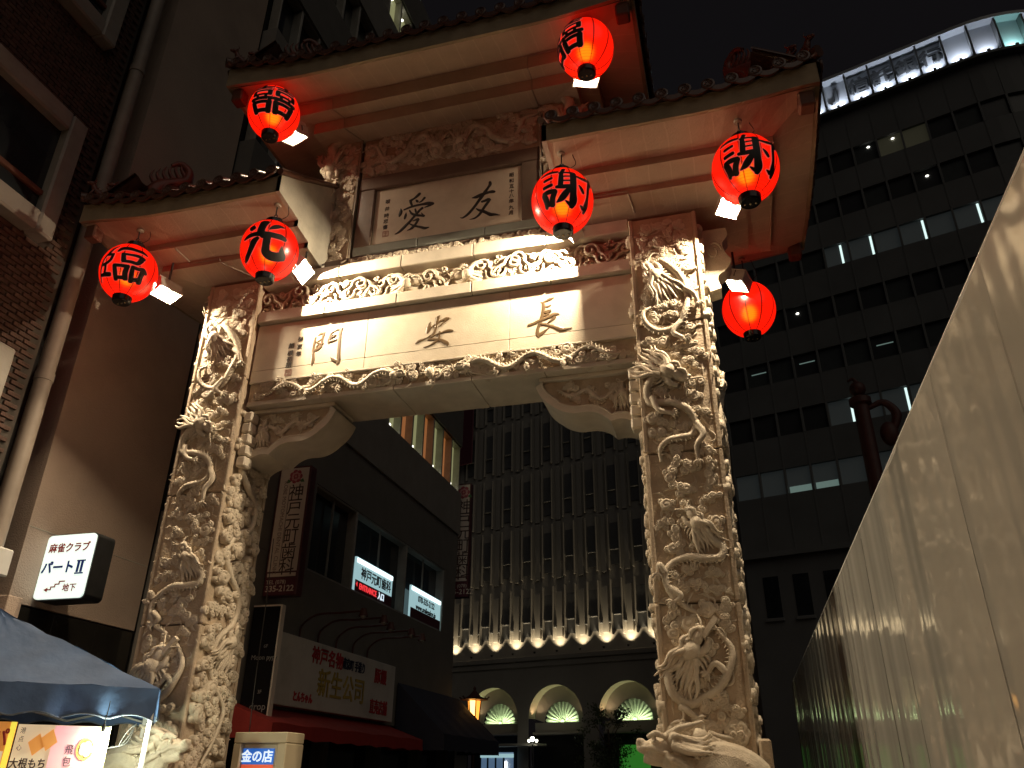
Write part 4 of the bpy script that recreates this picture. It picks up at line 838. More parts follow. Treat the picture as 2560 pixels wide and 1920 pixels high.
# ------------------------------------------------------------------ floodlights
def flood(c, az, tilt, watt, hang, label, roll=0.0, es=.05):
    t = thing('floodlight', label, 'floodlight', (c[0], c[1], hang), 'floodlights under the gate eaves')
    a, b = R(az), R(tilt); d = Vector((math.cos(a)*math.cos(b), math.sin(a)*math.cos(b), -math.sin(b)))
    z = d; x = Vector((-math.sin(a), math.cos(a), 0)); y = z.cross(x)
    M = Matrix((x, y, z)).transposed().to_4x4(); M.translation = Vector(c); M = M @ Matrix.Rotation(roll, 4, 'Z')
    W_, H_, D_ = .165, .121, .154
    mb = MB()
    for sx in (-1, 1):
        mb.bbox((sx*W_, -H_-.012, -D_), (sx*(W_+.012), H_+.012, .0), .004)
        mb.bbox((-W_, sx*H_, -D_), (W_, sx*(H_+.012), .0), .004)
    mb.bbox((-W_-.02, -H_-.02, -D_-.02), (W_+.02, H_+.02, -D_-.002), .01)
    for k in range(7): mb.box((-W_+k*.04-.004, -H_*.8, -D_-.07), (-W_+k*.04+.004, H_*.8, -D_-.021))
    hs = mb.build('housing', 'lamp_housing', t, None, M)
    mb = MB().add([(-W_+.003,-H_+.003,-.012),(W_-.003,-H_+.003,-.012),(W_*.55,-H_*.55,-D_+.004),(-W_*.55,-H_*.55,-D_+.004),(-W_+.003,H_-.003,-.012),(W_-.003,H_-.003,-.012),(W_*.55,H_*.55,-D_+.004),(-W_*.55,H_*.55,-D_+.004)],
        [(0,1,2,3),(5,4,7,6),(4,0,3,7),(1,5,6,2),(3,2,6,7)]); mb.build('reflector', 'reflector', t, None, M)
    MB().tube([(-.055,0,-D_+.03),(.055,0,-D_+.03)], .012, (0,1,0), 8).build('lamp_tube', 'lamp_white', t, 60, M)
    mb = MB()
    for sx in (-1, 1): mb.tube([tuple(M @ Vector((sx*(W_+.02), 0, -.06))), tuple(M @ Vector((sx*(W_+.02), -.0, -.14))), (c[0], c[1]+.03*sx, min(hang, c[2]+.22))], .008, (.3,.5,1), 6)
    mb.tube([(c[0], c[1], min(hang, c[2]+.20)), (c[0], c[1], hang)], .016, (1,0,0), 8); mb.build('bracket', 'black_metal', t)
    l = bpy.data.lights.new('floodlight_beam', 'AREA'); l.shape = 'RECTANGLE'; l.size = es; l.size_y = es*.9; l.energy = watt; l.color = (1.0,.80,.53)
    lo = bpy.data.objects.new('floodlight_beam', l); link(lo, t, M @ T(0, 0, -D_+.05) @ Matrix.Rotation(math.pi, 4, 'X'))
    return t
flood((-1.84,-.22,7.88), 6, 38, 215, 8.24, 'white floodlight beside the 光 lantern aimed along the name panel')
flood((1.86,-.22,7.88), 174, 38, 215, 8.24, 'floodlight hidden behind the inner 謝 lantern')
flood((-3.93,-.38,7.74), -17, 74, 200, 8.29, 'white floodlight right of the 臨 lantern aimed at the left pillar', es=.13)
flood((3.90,-.38,7.70), 197, 74, 200, 8.29, 'white floodlight below the outer 謝 lantern aimed at the right pillar', es=.10)
flood((-2.20,-.45,10.20), 70, 76, 11, 10.60, 'glaring floodlight at the foot of the full 囍 lantern')
flood((2.26,-.45,10.14), 110, 76, 11, 10.60, 'floodlight peeking out below the half turned 囍 lantern')
flood((3.95,1.36,7.70), 165, 68, 40, 8.30, 'white floodlight just above the plain red lantern')
# ------------------------------------------------------------------ guardian beasts on pedestals
def remesh(mb, vox, name, m, parent):
    me = mb.mesh('tmp', m); o = bpy.data.objects.new('tmp', me); COL.objects.link(o)
    md = o.modifiers.new('r', 'REMESH'); md.mode = 'VOXEL'; md.voxel_size = vox
    ms = o.modifiers.new('s', 'SMOOTH'); ms.factor = .5; ms.iterations = 1
    me2 = bpy.data.meshes.new_from_object(o.evaluated_get(bpy.context.evaluated_depsgraph_get())); bpy.data.objects.remove(o); bpy.data.meshes.remove(me)
    me2.name = name; me2.polygons.foreach_set('use_smooth', [True]*len(me2.polygons)); return link(bpy.data.objects.new(name, me2), parent)
def guardian(x, s, label):             # s=+1 looks toward -X
    t = thing('guardian_beast', label, 'statue', (x, -.55, 0), 'stone beasts at the feet of the gate')
    G = lambda a, b, c: (x-s*a, -.55+b, c)
    mb = MB()
    E = lambda c, r, M=None: mb.ell(G(*c), r, 18, 12, M)
    def tb(P, r, n=12): P = spline(P, 22); mb.tube([G(*q) for q in P], np.interp(np.linspace(0, 1, 22), np.linspace(0, 1, len(r)), r), (0,1,0), n)
    tb([(-.42,0,1.42),(-.30,0,1.60),(-.05,0,1.68),(.15,0,1.62),(.24,-.02,1.68),(.34,-.05,1.80)], [.17,.21,.22,.21,.17,.12])
    E((.42,-.05,1.83), (.15,.11,.10)); E((.53,-.06,1.84), (.10,.085,.055)); E((.585,-.06,1.875), (.045,.07,.045))
    tb([(.40,-.06,1.76),(.50,-.07,1.755),(.565,-.07,1.765)], [.075,.06,.045]); E((.455,-.15,1.885), (.03,.028,.028)); tb([(.36,-.14,1.92),(.44,-.165,1.95),(.52,-.13,1.925)], [.02,.030,.016]); E((.60,-.11,1.895), (.022,.022,.022)); E((.60,-.03,1.895), (.022,.022,.022)); tb([(.56,-.13,1.845),(.47,-.16,1.835),(.40,-.16,1.80),(.33,-.17,1.80)], [.014,.02,.02,.01], 8)
    for k in range(4): tb([(.36-.03*k,-.15,1.78-.015*k),(.29-.035*k,-.19,1.74-.02*k),(.23-.035*k,-.17,1.76-.03*k)], [.03,.03,.008], 8)
    for b in (-.11, .02): tb([(.36,b,1.93),(.24,b-.01,1.99),(.12,b-.02,2.02),(.03,b-.01,2.05)], [.034,.032,.026,.012])
    for k in range(8): b = -.16+.035*k; tb([(.30,b,1.92-.02*abs(k-3)),(.17,b*1.25,1.90-.03*abs(k-3)),(.05,b*1.4,1.90-.035*abs(k-3)),(-.03,b*1.4,1.95-.05*abs(k-3))], [.045,.04,.03,.01], 8)
    for b in (-.15, .13):
        tb([(.16,b,1.62),(.27,b*1.15,1.45),(.25,b*1.15,1.28),(.33,b*1.15,1.23)], [.12,.085,.07,.06]); tb([(-.30,b,1.52),(-.18,b*1.35,1.42),(-.34,b*1.3,1.30),(-.22,b*1.3,1.235)], [.17,.13,.075,.06])
        for k in (-1, 0, 1): tb([(.33,b*1.15+k*.035,1.235),(.40,b*1.15+k*.045,1.225)], [.03,.018], 7)
    tb([(.33,-.12,1.88),(.27,-.17,1.93),(.21,-.17,1.92)], [.03,.035,.012], 8)
    for k in range(16): a = k/15; p = np.array([-.40+.56*a, 0, 1.60+.31*math.sin(math.pi*(.12+.8*a))]); 
    for k in range(13):
        a = k/12; z = np.interp(-.38+.5*a, [-.42,-.30,-.05,.15], [1.57,1.80,1.90,1.84]); E((-.38+.5*a, 0, z+.005), (.028,.025,.028))
    remesh(mb, .0085, 'body', 'carved_stone', t)
    mb = MB(); rnd = random.Random(2)
    for i in range(9):
        for j in range(4):
            a = -.3+.05*i; b = -.10-.035*j+(.0); zz = np.interp(a, [-.42,-.30,-.05,.15], [1.50,1.60,1.68,1.64])+math.sqrt(max(0, .205**2-(b)**2))*1.0
            if abs(b) < .2: mb.ell(G(a+.025*(j % 2), b-.003, zz-.006), (.026,.022,.018), 8, 5)
    mb.build('scale_row', 'carved_stone', t, 179)
    mb = MB().bbox((x-.62, -1.0, 0), (x+.62, -.08, .95), .03); mb.bbox((x-.70, -1.06, .952), (x+.70, -.06, 1.20), .05); mb.build('pedestal', 'shaft_stone', t, 40)
    return t
guardian(3.10, 1, 'pale stone beast crouching in front of the right pillar')
guardian(-2.72, -1, 'pale stone beast half hidden behind the blue tent')
MB_ = MB().bbox((3.52,-.18,0), (3.63,.12,1.93), .02).build('stone_slab_post', 'shaft_stone'); tag(MB_, 'plain upright stone slab at the outer foot of the right pillar', 'stone slab')
# ------------------------------------------------------------------ left side of the street
# brick building with stone window surrounds
BB = thing('brick_building', 'dark brick building with thick stone window surrounds at the far left', 'building', (-7.5, -5, 0))
bw = MB().box((-9.5, -10, 0), (-5.66, -.62, 30)).build('wall', 'mortar', BB)
Wn = [(-4.6, -1.12, 8.42, 10.58), (-4.6, -1.12, 12.32, 14.5), (-4.6, -1.12, 4.5, 6.65), (-9.2, -5.6, 8.42, 10.58)]
def bricks():
    me = MB().bbox((-.025, -.105, -.03), (.03, .105, .03), .006).mesh('brick', 'brick')
    half = MB(); near = []; allb = []
    z = 3.2; r = 0
    while z < 17:
        y = -6.2+(.1175 if r % 2 else 0)
        while y < -.74:
            if not any(a-.1 < y < b+.1 and c-.03 < z < d+.03 for a, b, c, d in Wn): allb.append((y, z))
            y += .235
        z += .078; r += 1
    # the largest in view: low rows close to the corner
    allb.sort(key=lambda q: 0 if (-3.4 < q[0] < -.7 and 5.2 < q[1] < 8.5) else 1)
    for y, z in allb[:290]: inst(me, 'brick', bw, T(-5.655, y, z) @ Matrix.Rotation(random.uniform(-.01, .01), 4, 'Y'))
    mb = MB()
    for y, z in allb[290:]: mb.box((-5.68, y-.105, z-.03), (-5.628, y+.105, z+.03))
    stuff(mb.build('brick_courses', 'brick', bw))
bricks()
for a, b, c, d in Wn:
    w_ = MB().box((-5.62, a+.2, c+.2), (-5.58, b-.2, d-.2)).build('window', 'dark_glass', BB)
    for k in range(6):
        pass
    for q in (MB().bbox((-5.70, b-.30, c), (-5.42, b, d), .03), MB().bbox((-5.70, a, c), (-5.42, a+.30, d), .03), MB().bbox((-5.70, a+.302, c), (-5.42, b-.302, c+.32), .03), MB().bbox((-5.70, a+.302, d-.32), (-5.42, b-.302, d), .03)):
        q.build('surround_block', 'marble_pale', w_, 40)
    MB().bbox((-5.60, a+.302, c+.62), (-5.52, b-.302, c+.70), .01).build('rail', 'bracket_wood', w_)
    MB().bbox((-5.60, (a+b)/2-.03, c+.33), (-5.54, (a+b)/2+.03, d-.33), .01).build('mullion', 'bracket_wood', w_)
DP = thing('drain_pipe', 'tall painted drain pipe running down between brick and plaster walls', 'drain pipe', (-5.60, -.44, 0))
MB().lathe([(.115,0),(.115,26)], (-5.62,-.43,0), 18).build('pipe', 'pipe_paint', DP, 40)
for z in (2.5, 6.6, 9.6, 12.6, 15.6): MB().lathe([(.13,-.06),(.13,.06)], (-5.62,-.43,z), 18).build('collar', 'pipe_paint', DP, 40)
# plain plaster building
OB = thing('plaster_building', 'tall plain plaster building with blank side wall left of the gate', 'building', (-8, 1.3, 0))
MB().box((-9.8, .08, 3.60), (-5.70, 2.53, 30)).build('wall', 'orange_wall', OB)
MB().box((-9.8, -.6, 0), (-6.4, .079, 30)).build('recess_wall', 'dark_void', OB)
mb = MB(); mb.box((-9.7, .08, 0), (-5.76, 2.50, 3.6)); mb.build('base_core', 'dark_void', OB)
for a, b in ((.085, .9), (.905, 1.72), (1.725, 2.52)): MB().bbox((-5.755, a, .02), (-5.70, b, 3.57), .004).build('marble_panel', 'marble_black', OB)
MB().bbox((-5.72, -.15, 2.9), (-5.45, .084, 3.62), .01).build('corner_pier', 'orange_wall', OB)
# score line on the plaster
MB().box((-5.702, .09, 4.6), (-5.694, 2.52, 4.612)).build('score_joint', 'wall_plaster', OB)
mb = MB(); mb.bbox((-5.69, -.62, 3.78), (-5.30, -.38, 4.12), .02); WB = mb.build('meter_box', 'white_metal'); tag(WB, 'small white metal box on the wall at the left picture edge', 'box')
# mahjong club sign
MS = thing('lit_sign', 'glowing white box sign with red and blue lettering and a stair arrow', 'sign', (-5.3, .45, 3.62))
def rrect(x0, x1, z0, z1, r, n=6):
    P = []
    for cx, cz, a in ((x1-r, z1-r, 0), (x0+r, z1-r, 90), (x0+r, z0+r, 180), (x1-r, z0+r, 270)):
        for k in range(n+1): t = R(a+90*k/n); P.append((cx+r*math.cos(t), cz+r*math.sin(t)))
    return P
MB().prism(rrect(-5.69, -4.87, 3.665, 4.565, .07), lambda u, v: (u, .47, v), lambda u, v: (u, .80, v)).build('case', 'black_metal', MS)
MB().prism(rrect(-5.675, -4.885, 3.68, 4.55, .06), lambda u, v: (u, .44, v), lambda u, v: (u, .469, v)).build('face', 'sign_glow', MS)
MB().bbox((-5.72, .55, 4.2), (-5.685, .7, 4.3), .005).build('wall_mount', 'black_metal', MS)
mb = MB(); text(mb, '麻雀クラブ', (-5.28, .4395, 4.36), (1,0,0), (0,0,1), .135, .004, bold=.003); text(mb, '地下', (-5.12, .4395, 3.81), (1,0,0), (0,0,1), .11, .004, bold=.002)
st = [(-5.49,3.80),(-5.42,3.80),(-5.42,3.835),(-5.36,3.835),(-5.36,3.87),(-5.30,3.87),(-5.30,3.905),(-5.22,3.905)]
for (a, b), (c, d) in zip(st[:-1], st[1:]): mb.box((min(a, c)-.008, .434, min(b, d)-.008), (max(a, c)+.008, .4395, max(b, d)+.008))
mb.prism([(-5.53,3.80),(-5.47,3.83),(-5.47,3.77)], lambda u, v: (u, .433, v), lambda u, v: (u, .4394, v)); mb.build('lettering_red', 'sign_red_print', MS)
mb = MB(); text(mb, 'パート', (-5.39, .4395, 4.09), (1,0,0), (0,0,1), .18, .004, bold=.006); text(mb, 'II', (-5.03, .4395, 4.09), (1,0,0), (0,0,1), .21, .004, 1.15, bold=.008)
for dz in (-.085, .085): mb.box((-5.095, .434, 4.09+dz-.010), (-4.955, .4395, 4.09+dz+.010))
mb.build('lettering_blue', 'sign_blue_print', MS)
# ------------------------------------------------------------------ clinic building behind the gate on the left
CB = thing('clinic_building', 'tall grey office building behind the gate with shop and clinic windows', 'building', (-8, 9.7, 0))
XD = -5.4; YA, YB = 2.62, 16.75
rows = [(5.58, 7.53), (10.42, 12.17), (13.8, 15.5), (17.2, 18.9), (20.6, 22.3), (24.0, 25.7)]
zz = 2.75
MB().box((-12, YA, 0), (XD-.35, YB, 27.5)).build('core', 'dark_void', CB)
for i, (a, b) in enumerate(rows):
    if i == 1:
        MB().box((XD-.34, YA, 7.535), (XD, YB, 8.95)).build('wall', 'grey_wall', CB); MB().box((XD-.34, YA, 8.955), (XD+.06, YB, 10.415)).build('parapet_band', 'grey_wall_pale', CB)
    elif i == 0: MB().box((XD-.34, YA, 2.75), (XD, YB, 5.575)).build('wall', 'grey_wall', CB)
    else: MB().box((XD-.34, YA, rows[i-1][1]+.002), (XD+.04, YB, a-.002)).build('wall', 'grey_wall_pale' if i % 2 else 'grey_wall', CB)
MB().box((XD-.34, YA, 25.702), (XD+.04, YB, 27.5)).build('wall', 'grey_wall', CB)
for i, (a, b) in enumerate(rows):
    ys = [YA+.05, 4.9, 7.05, 9.22, 12.5, 15.6, YB-.05] if i == 0 else list(np.linspace(YA+.05, YB-.05, 17))
    for k, (p, q) in enumerate(zip(ys[:-1], ys[1:])):
        if i == 0 and k in (0, 1, 5): MB().box((XD-.34, p, a), (XD-.001, q, b)).build('wall', 'grey_wall', CB); continue
        lit = None
        if i == 1 and p > 9.9: lit = 'win_orange' if k % 2 == 0 else 'win_green'
        if i == 5 and 7.2 < p < 9.0: lit = 'win_green'
        wdw = MB().box((XD-.30, p+.04, a+.04), (XD-.26, q-.04, b-.04)).build('window', lit or 'dark_glass', CB)
        mb = MB(); e = .045
        mb.bbox((XD-.27, p, a), (XD-.02, p+e, b), .006); mb.bbox((XD-.27, q-e, a), (XD-.02, q, b), .006); mb.bbox((XD-.27, p+e, a), (XD-.02, q-e, a+e), .006); mb.bbox((XD-.27, p+e, b-e), (XD-.02, q-e, b), .006); mb.build('frame', 'alu', wdw)
        if i == 0: MB().box((XD-.15, (p+q)/2-.02, a+.05), (XD-.11, (p+q)/2+.02, b-.05)).build('mullion', 'alu', wdw)
        if lit == 'win_green': MB().ell((XD-.20, (p+q)/2, a+.25 if i == 1 else b-.3), (.05,.05,.05), 8, 6).build('ceiling_spot', 'win_spot', wdw, 179)
# clinic window signs
for (ya, yb, za, zb, top, cols) in ((9.45, 11.7, 5.62, 6.46, .20, 1), (13.05, 15.5, 5.62, 6.52, .2, 2)):
    o = MB().bbox((XD-.10, ya, za), (XD-.04, yb, zb), .005).build('window_sign', 'clinic_glow', CB)
    MB().box((XD-.039, ya+.03, zb-.13), (XD-.02, yb-.03, zb-.03)).build('tube', 'clinic_tube', o)
    MB().box((XD-.0395, ya+.01, za+.01), (XD-.03, yb-.01, za+.28)).build('lower_band', 'sign_purple', o)
    mb = MB()
    if cols == 1:
        text(mb, '神戸元町歯科', (XD-.0385, (ya+yb)/2+.1, 6.10), (0,1,0), (0,0,1), .31, .006, bold=.006); mb.build('lettering', 'print_dark', o)
        mb = MB(); text(mb, 'ENTRANCE', (XD-.028, ya+.75, 5.77), (0,1,0), (0,0,1), .20, .006, bold=.006); mb.build('lettering_red', 'led_red', o); MB().prism([(ya+.04,5.80),(ya+.12,5.86),(ya+.12,5.74)], lambda u, v: (XD-.028, u, v), lambda u, v: (XD-.02, u, v)).build('arrow', 'led_red', o)
        mb = MB(); text(mb, '入口', (XD-.028, ya+1.55, 5.76), (0,1,0), (0,0,1), .2, .006, bold=.006); mb.build('lettering_white', 'box_white', o)
    else:
        text(mb, '078-335-2122', (XD-.0385, (ya+yb)/2, 6.22), (0,1,0), (0,0,1), .24, .006, bold=.005); text(mb, 'www.smilesalon.jp', (XD-.0385, (ya+yb)/2, 5.98), (0,1,0), (0,0,1), .22, .006, bold=.005); mb.build('lettering', 'print_dark', o)
# shop front below
for y in (3.0, 6.0, 8.8, 11.6, 14.4, 16.6): MB().box((XD-.34, y-.12, 0), (XD-.02, y+.12, 2.745)).build('shop_pier', 'grey_wall', CB)
MB().box((XD-.345, YA+.1, .4), (XD-.32, YB-.1, 2.7)).build('shop_glass', 'dark_glass', CB)
# shop fascia sign with gooseneck lamps
SS = thing('shop_sign', 'long white shop signboard with red and gold lettering over the red awning', 'sign', (-5.25, 8.8, 2.79))
MB().bbox((XD+.002, 5.95, 2.79), (-5.15, 11.65, 4.11), .012).build('board', 'shop_white', SS)
def stext(s, y, z, size, m, bold, sx=1.0):
    mb = MB(); text(mb, s, (-5.149, y, z), (0,1,0), (0,0,1), size, .012, sx, bold=bold); mb.build('lettering', m, SS)
stext('神戸名物', 7.95, 3.83, .36, 'paint_red', .006); stext('南京町 手造り', 9.25, 3.83, .25, 'paint_navy', .005, .75); stext('豚饅', 10.75, 3.75, .36, 'paint_red', .007)
stext('新生公司', 8.75, 3.30, .58, 'paint_gold', .007); stext('直売店舗', 10.75, 3.05, .34, 'paint_red', .006, .75); stext('とんちゃん', 7.05, 2.98, .20, 'paint_red', .006, .8)
for i, (y, q) in enumerate(((6.9, 1.25), (7.7, 1.35), (8.55, 1.15), (9.4, 1.3), (10.2, 1.25))):
    t = thing('sign_lamp', '%s unlit gooseneck lamp from the gate over the white shop sign' % ('first','second','third','fourth','fifth')[i], 'lamp', (-5.3, y, 4.11), 'gooseneck lamps over the shop sign')
    P = spline([(-5.30, y, 4.11), (-5.28, y, 4.36), (-5.10, y, 4.52), (-5.15+q*.6, y, 4.60), (-5.15+q, y, 4.62)], 20)
    MB().tube(P, .022, (0,1,0), 8).build('arm', 'pole_red', t, 60)
    e = P[-1]; MB().lathe([(.0,.10),(.05,.09),(.07,.02),(.105,-.07),(.10,-.07),(.06,.0)], (e[0], e[1], e[2]-.04), 16).build('lamp_head', 'pole_red', t, 50)
    MB().ell((e[0], e[1], e[2]-.10), (.06,.06,.06), 12, 8).build('bulb', 'steel', t, 179)
# awnings
def awning(nm, lab, ya, yb, x0, z0, x1, z1, val, m):
    t = thing(nm, lab, 'awning', (x0, (ya+yb)/2, z0)); n = 24; P = []
    ys = np.linspace(ya, yb, n); V = [(x0, y, z0) for y in ys]+[(x1, y, z1+.012*math.sin(i*1.3)) for i, y in enumerate(ys)]+[(x1+.01, y, z1-val+.02*math.sin(i*2.1)) for i, y in enumerate(ys)]
    F = [(k*n+i, k*n+i+1, (k+1)*n+i+1, (k+1)*n+i) for k in range(2) for i in range(n-1)]
    MB().add(V, F).build('canvas', m, t)
    for y in (ya, yb): MB().add([(x0, y, z0), (x1, y, z1), (x1, y, z1-val), (x0, y, z1-val)], [(0,1,2,3)]).build('end_panel', m, t)
    for y in (ya+.1, (ya+yb)/2, yb-.1): MB().tube([(x0, y, z1-.03), (x1-.02, y, z1-.04)], .015, (0,1,0), 6).build('support_arm', 'black_metal', t)
awning('red_awning', 'long dark red awning under the white shop sign', 4.8, 11.9, XD+.01, 2.74, -4.4, 2.40, .24, 'awning_red')
awning('navy_awning', 'dark navy awning at the far end of the clinic building', 12.35, 17.3, XD+.05, 3.80, -4.0, 2.56, .38, 'awning_navy')
# clinic projecting sign
def clinic_sign(y, x0, x1, z0, z1, lab):
    t = thing('clinic_sign', lab, 'sign', ((x0+x1)/2, y+.1, z0)); w_ = x1-x0; h = z1-z0; fy = y-.003
    MB().bbox((x0-.03, y, z0-.03), (x1+.03, y+.24, z1+.03), .012).build('case', 'sign_frame', t)
    MB().box((x0+.01, fy-.002, z0+.17*h), (x1-.01, fy+.004, z1-.01)).build('face', 'sign_cream', t)
    MB().box((x0+.02, fy-.001, z0+.13*h), (x1-.02, fy+.004, z0+.157*h)).build('stripe', 'sign_cream', t)
    MB().box((x0, fy-.001, z0), (x1, fy+.004, z0+.118*h)).build('phone_band', 'sign_purple', t)
    mb = MB(); vtext(mb, '神戸元町歯科', (x0+.64*w_, fy-.0025, z1-.215*h), (1,0,0), (0,0,1), .142*h*.98, .118*h, .004, .95)
    mb.box((x0+.385*w_, fy-.006, z0+.20*h), (x0+.40*w_, fy-.0025, z1-.15*h)); mb.build('lettering', 'print_dark', t)
    mb = MB(); text(mb, 'KOBE MOTOMACHI DENTAL CLINIC', (x0+.24*w_, fy-.0025, z0+.52*h), (0,0,-1), (1,0,0), .046*h, .004, .98); mb.build('latin_lettering', 'print_mid', t)
    mb = MB(); text(mb, 'TEL (078)', (x0+.36*w_, fy-.0025, z0+.088*h), (1,0,0), (0,0,1), .042*h, .004); text(mb, '335-2122', (x0+.5*w_, fy-.0025, z0+.038*h), (1,0,0), (0,0,1), .062*h, .004, 1.02, bold=.003); mb.build('phone_lettering', 'sign_cream', t)
    cx, cz, r = x0+.55*w_, z1-.075*h, .052*h
    rose = MB(); rnd = random.Random(1)
    for ring_, (n, rr, sz, mm) in enumerate(((7, .72, .42, 0), (6, .48, .34, 1), (4, .24, .26, 0), (1, 0, .2, 1))):
        mb = MB()
        for k in range(n):
            a = 2*math.pi*k/n+ring_*.5; mb.lathe([(0, 0), (sz*r, .0)] if 0 else [(sz*r, -.0015-.001*ring_-.0002*k), (0, -.003-.001*ring_-.0002*k)], (cx+rr*r*math.cos(a), fy-.003, cz+rr*r*math.sin(a)), 12, 'y')
        mb.build('rose_petals', ('rose_red', 'rose_pale')[mm], t)
    mb = MB()
    for s in (-1, 1): mb.prism([(cx+s*r*.7, cz-r*.7), (cx+s*r*1.25, cz-r*.35), (cx+s*r*1.55, cz-r*.95), (cx+s*r*1.0, cz-r*.95)], lambda u, v: (u, fy-.0028, v), lambda u, v: (u, fy-.0022, v))
    mb.build('leaf', 'leaf_green', t)
    return t
clinic_sign(5.44, -5.35, -4.69, 4.72, 7.30, 'tall cream clinic sign with a rose, right of the left pillar')
clinic_sign(17.0, -5.62, -5.10, 6.95, 10.85, 'dim narrow clinic sign at the far corner of the grey building')
# black tenant directory
t = thing('tenant_sign', 'black tenant directory sign with pale edge beside the shop sign', 'sign', (-5.05, 5.25, 2.3))
MB().bbox((-5.36, 5.2, 1.2), (-4.76, 5.32, 4.46), .006).build('board', 'sign_black', t)
mb = MB(); mb.bbox((-4.785, 5.19, 1.2), (-4.755, 5.33, 4.47), .004); mb.bbox((-5.36, 5.19, 4.44), (-4.786, 5.33, 4.472), .004); mb.build('edge_trim', 'sign_cream', t)
mb = MB()
for s, z, sz in (('6F', 3.72, .09), ('Moon pypy', 3.52, .12), ('3F', 2.93, .09), ('drop', 2.68, .17)): text(mb, s, (-4.99, 5.1985, z), (1,0,0), (0,0,1), sz, .003)
mb.build('lettering', 'white_print', t)
# lit shop box sign at the foot of the left pillar
t = thing('box_sign', 'cream framed box sign with blue and red panel at the left pillar', 'sign', (-1.85, .75, 0))
mb = MB(); mb.bbox((-2.30, .5, 1.92), (-1.62, .9, 2.035), .01); mb.bbox((-1.735, .5, .6), (-1.62, .9, 1.918), .01); mb.bbox((-2.30, .5, .6), (-2.2, .9, 1.918), .01); mb.bbox((-2.30, .5, .3), (-1.62, .9, .598), .01); mb.build('frame', 'box_cream', t)
MB().bbox((-2.199, .56, .61), (-1.737, .88, 1.915), .01).build('inner_panel', 'box_cream', t)
MB().box((-2.19, .548, 1.70), (-1.79, .556, 1.865)).build('blue_panel', 'box_blue', t); MB().box((-2.19, .548, .9), (-1.79, .556, 1.697)).build('red_panel', 'box_red', t)
mb = MB(); text(mb, '金の店', (-2.0, .547, 1.775), (1,0,0), (0,0,1), .135, .004, bold=.003); mb.build('lettering', 'box_white', t)
w1 = MB().tube(spline([(-2.56,1.12,4.5),(-2.52,1.10,3.6),(-2.45,1.0,2.6),(-2.35,.92,1.2)], 20), .006, (0,1,0), 5).build('hanging_wire', 'cable'); tag(w1, 'thin cable hanging down beside the left pillar', 'cable')
# ------------------------------------------------------------------ blue market tent
TT = thing('market_tent', 'blue pop-up market tent with scalloped valance in the lower left', 'tent', (-3.7, -1.8, 0))
MT = T(-1.99, -1.36, 0) @ RZ(40.3); CUR = MT       # the tent stands askew to the street
x0, x1, y0, y1, zt, pk = -3.2, 0.0, 0.0, 1.5, 2.33, (-1.6, .75, 3.06)
def canopy():
    mb = MB(); n = 16
    def panel(A, B):
        V = []; F = []; m = 10
        for j in range(m+1):
            for i in range(n+1):
                q = (1-j/m)*((1-i/n)*np.array(A)+(i/n)*np.array(B))+(j/m)*np.array(pk); sag = .05*math.sin(math.pi*j/m)*math.sin(math.pi*i/n)+.010*math.sin(i*2.3+j*1.1)+.006*math.sin(i*.9-j*2.7); V.append((q[0], q[1], q[2]-sag))
        F = [(j*(n+1)+i, j*(n+1)+i+1, (j+1)*(n+1)+i+1, (j+1)*(n+1)+i) for j in range(m) for i in range(n)]; mb.add(V, F)
    c = [(x0,y0,zt),(x1,y0,zt),(x1,y1,zt),(x0,y1,zt)]
    for k in range(4): panel(c[k], c[(k+1) % 4])
    mb.build('canopy', 'tent_blue', TT, 40)
    mb = MB(); hem = MB()
    def val(A, B, N):
        V = []; n = 60; A = np.array(A); B = np.array(B); d = (B-A)/np.linalg.norm(B-A); nr = np.array([d[1], -d[0], 0]); bt = []
        for i in range(n+1):
            q = A+(B-A)*i/n; L = np.linalg.norm(B-A)*i/n; wv = .018*math.sin(L*7)+.010*math.sin(L*17+1)+.006*math.sin(L*31); sc = .045*abs(math.sin(math.pi*L/.40))
            for k, z in enumerate((0, .07, .14, .21, .235+.05-sc)): V.append(tuple(q+nr*(.012+wv*(k/3))-np.array([0, 0, z])))
            bt.append(V[-1])
        mb.add(V, [(i*5+k, i*5+k+1, (i+1)*5+k+1, (i+1)*5+k) for i in range(n) for k in range(4)]); hem.tube(bt, .008, (0,0,1), 5)
    for k in range(4): val(c[k], c[(k+1) % 4], 9)
    v = mb.build('valance', 'tent_blue', TT, 60); hem.build('hem', 'tent_hem', v)
    mb = MB()
    for (a, b) in ((x0+.03, y0+.03), (x1-.03, y0+.03), (x1-.03, y1-.03), (x0+.03, y1-.03)): MB().bbox((a-.022, b-.022, 0), (a+.022, b+.022, zt-.03), .004).build('leg', 'white_metal', TT)
    for yy in (y0+.04, y1-.04):
        m = 4; L = (x1-x0)/m
        for k in range(m):
            for q in (0, 1): MB().tube([(x0+k*L, yy+.015*q, zt-.04-.20*q), (x0+(k+1)*L, yy+.015*q, zt-.24+.20*q)], .012, (0,1,0), 6).build('truss_bar', 'tent_frame', TT)
    for k in range(4): q = c[k]; MB().tube([(q[0]*.98+pk[0]*.02, q[1]*.98+pk[1]*.02, q[2]-.03), (pk[0], pk[1], pk[2]-.05)], .012, (0,0,1), 6).build('rafter', 'tent_frame', TT)
canopy()
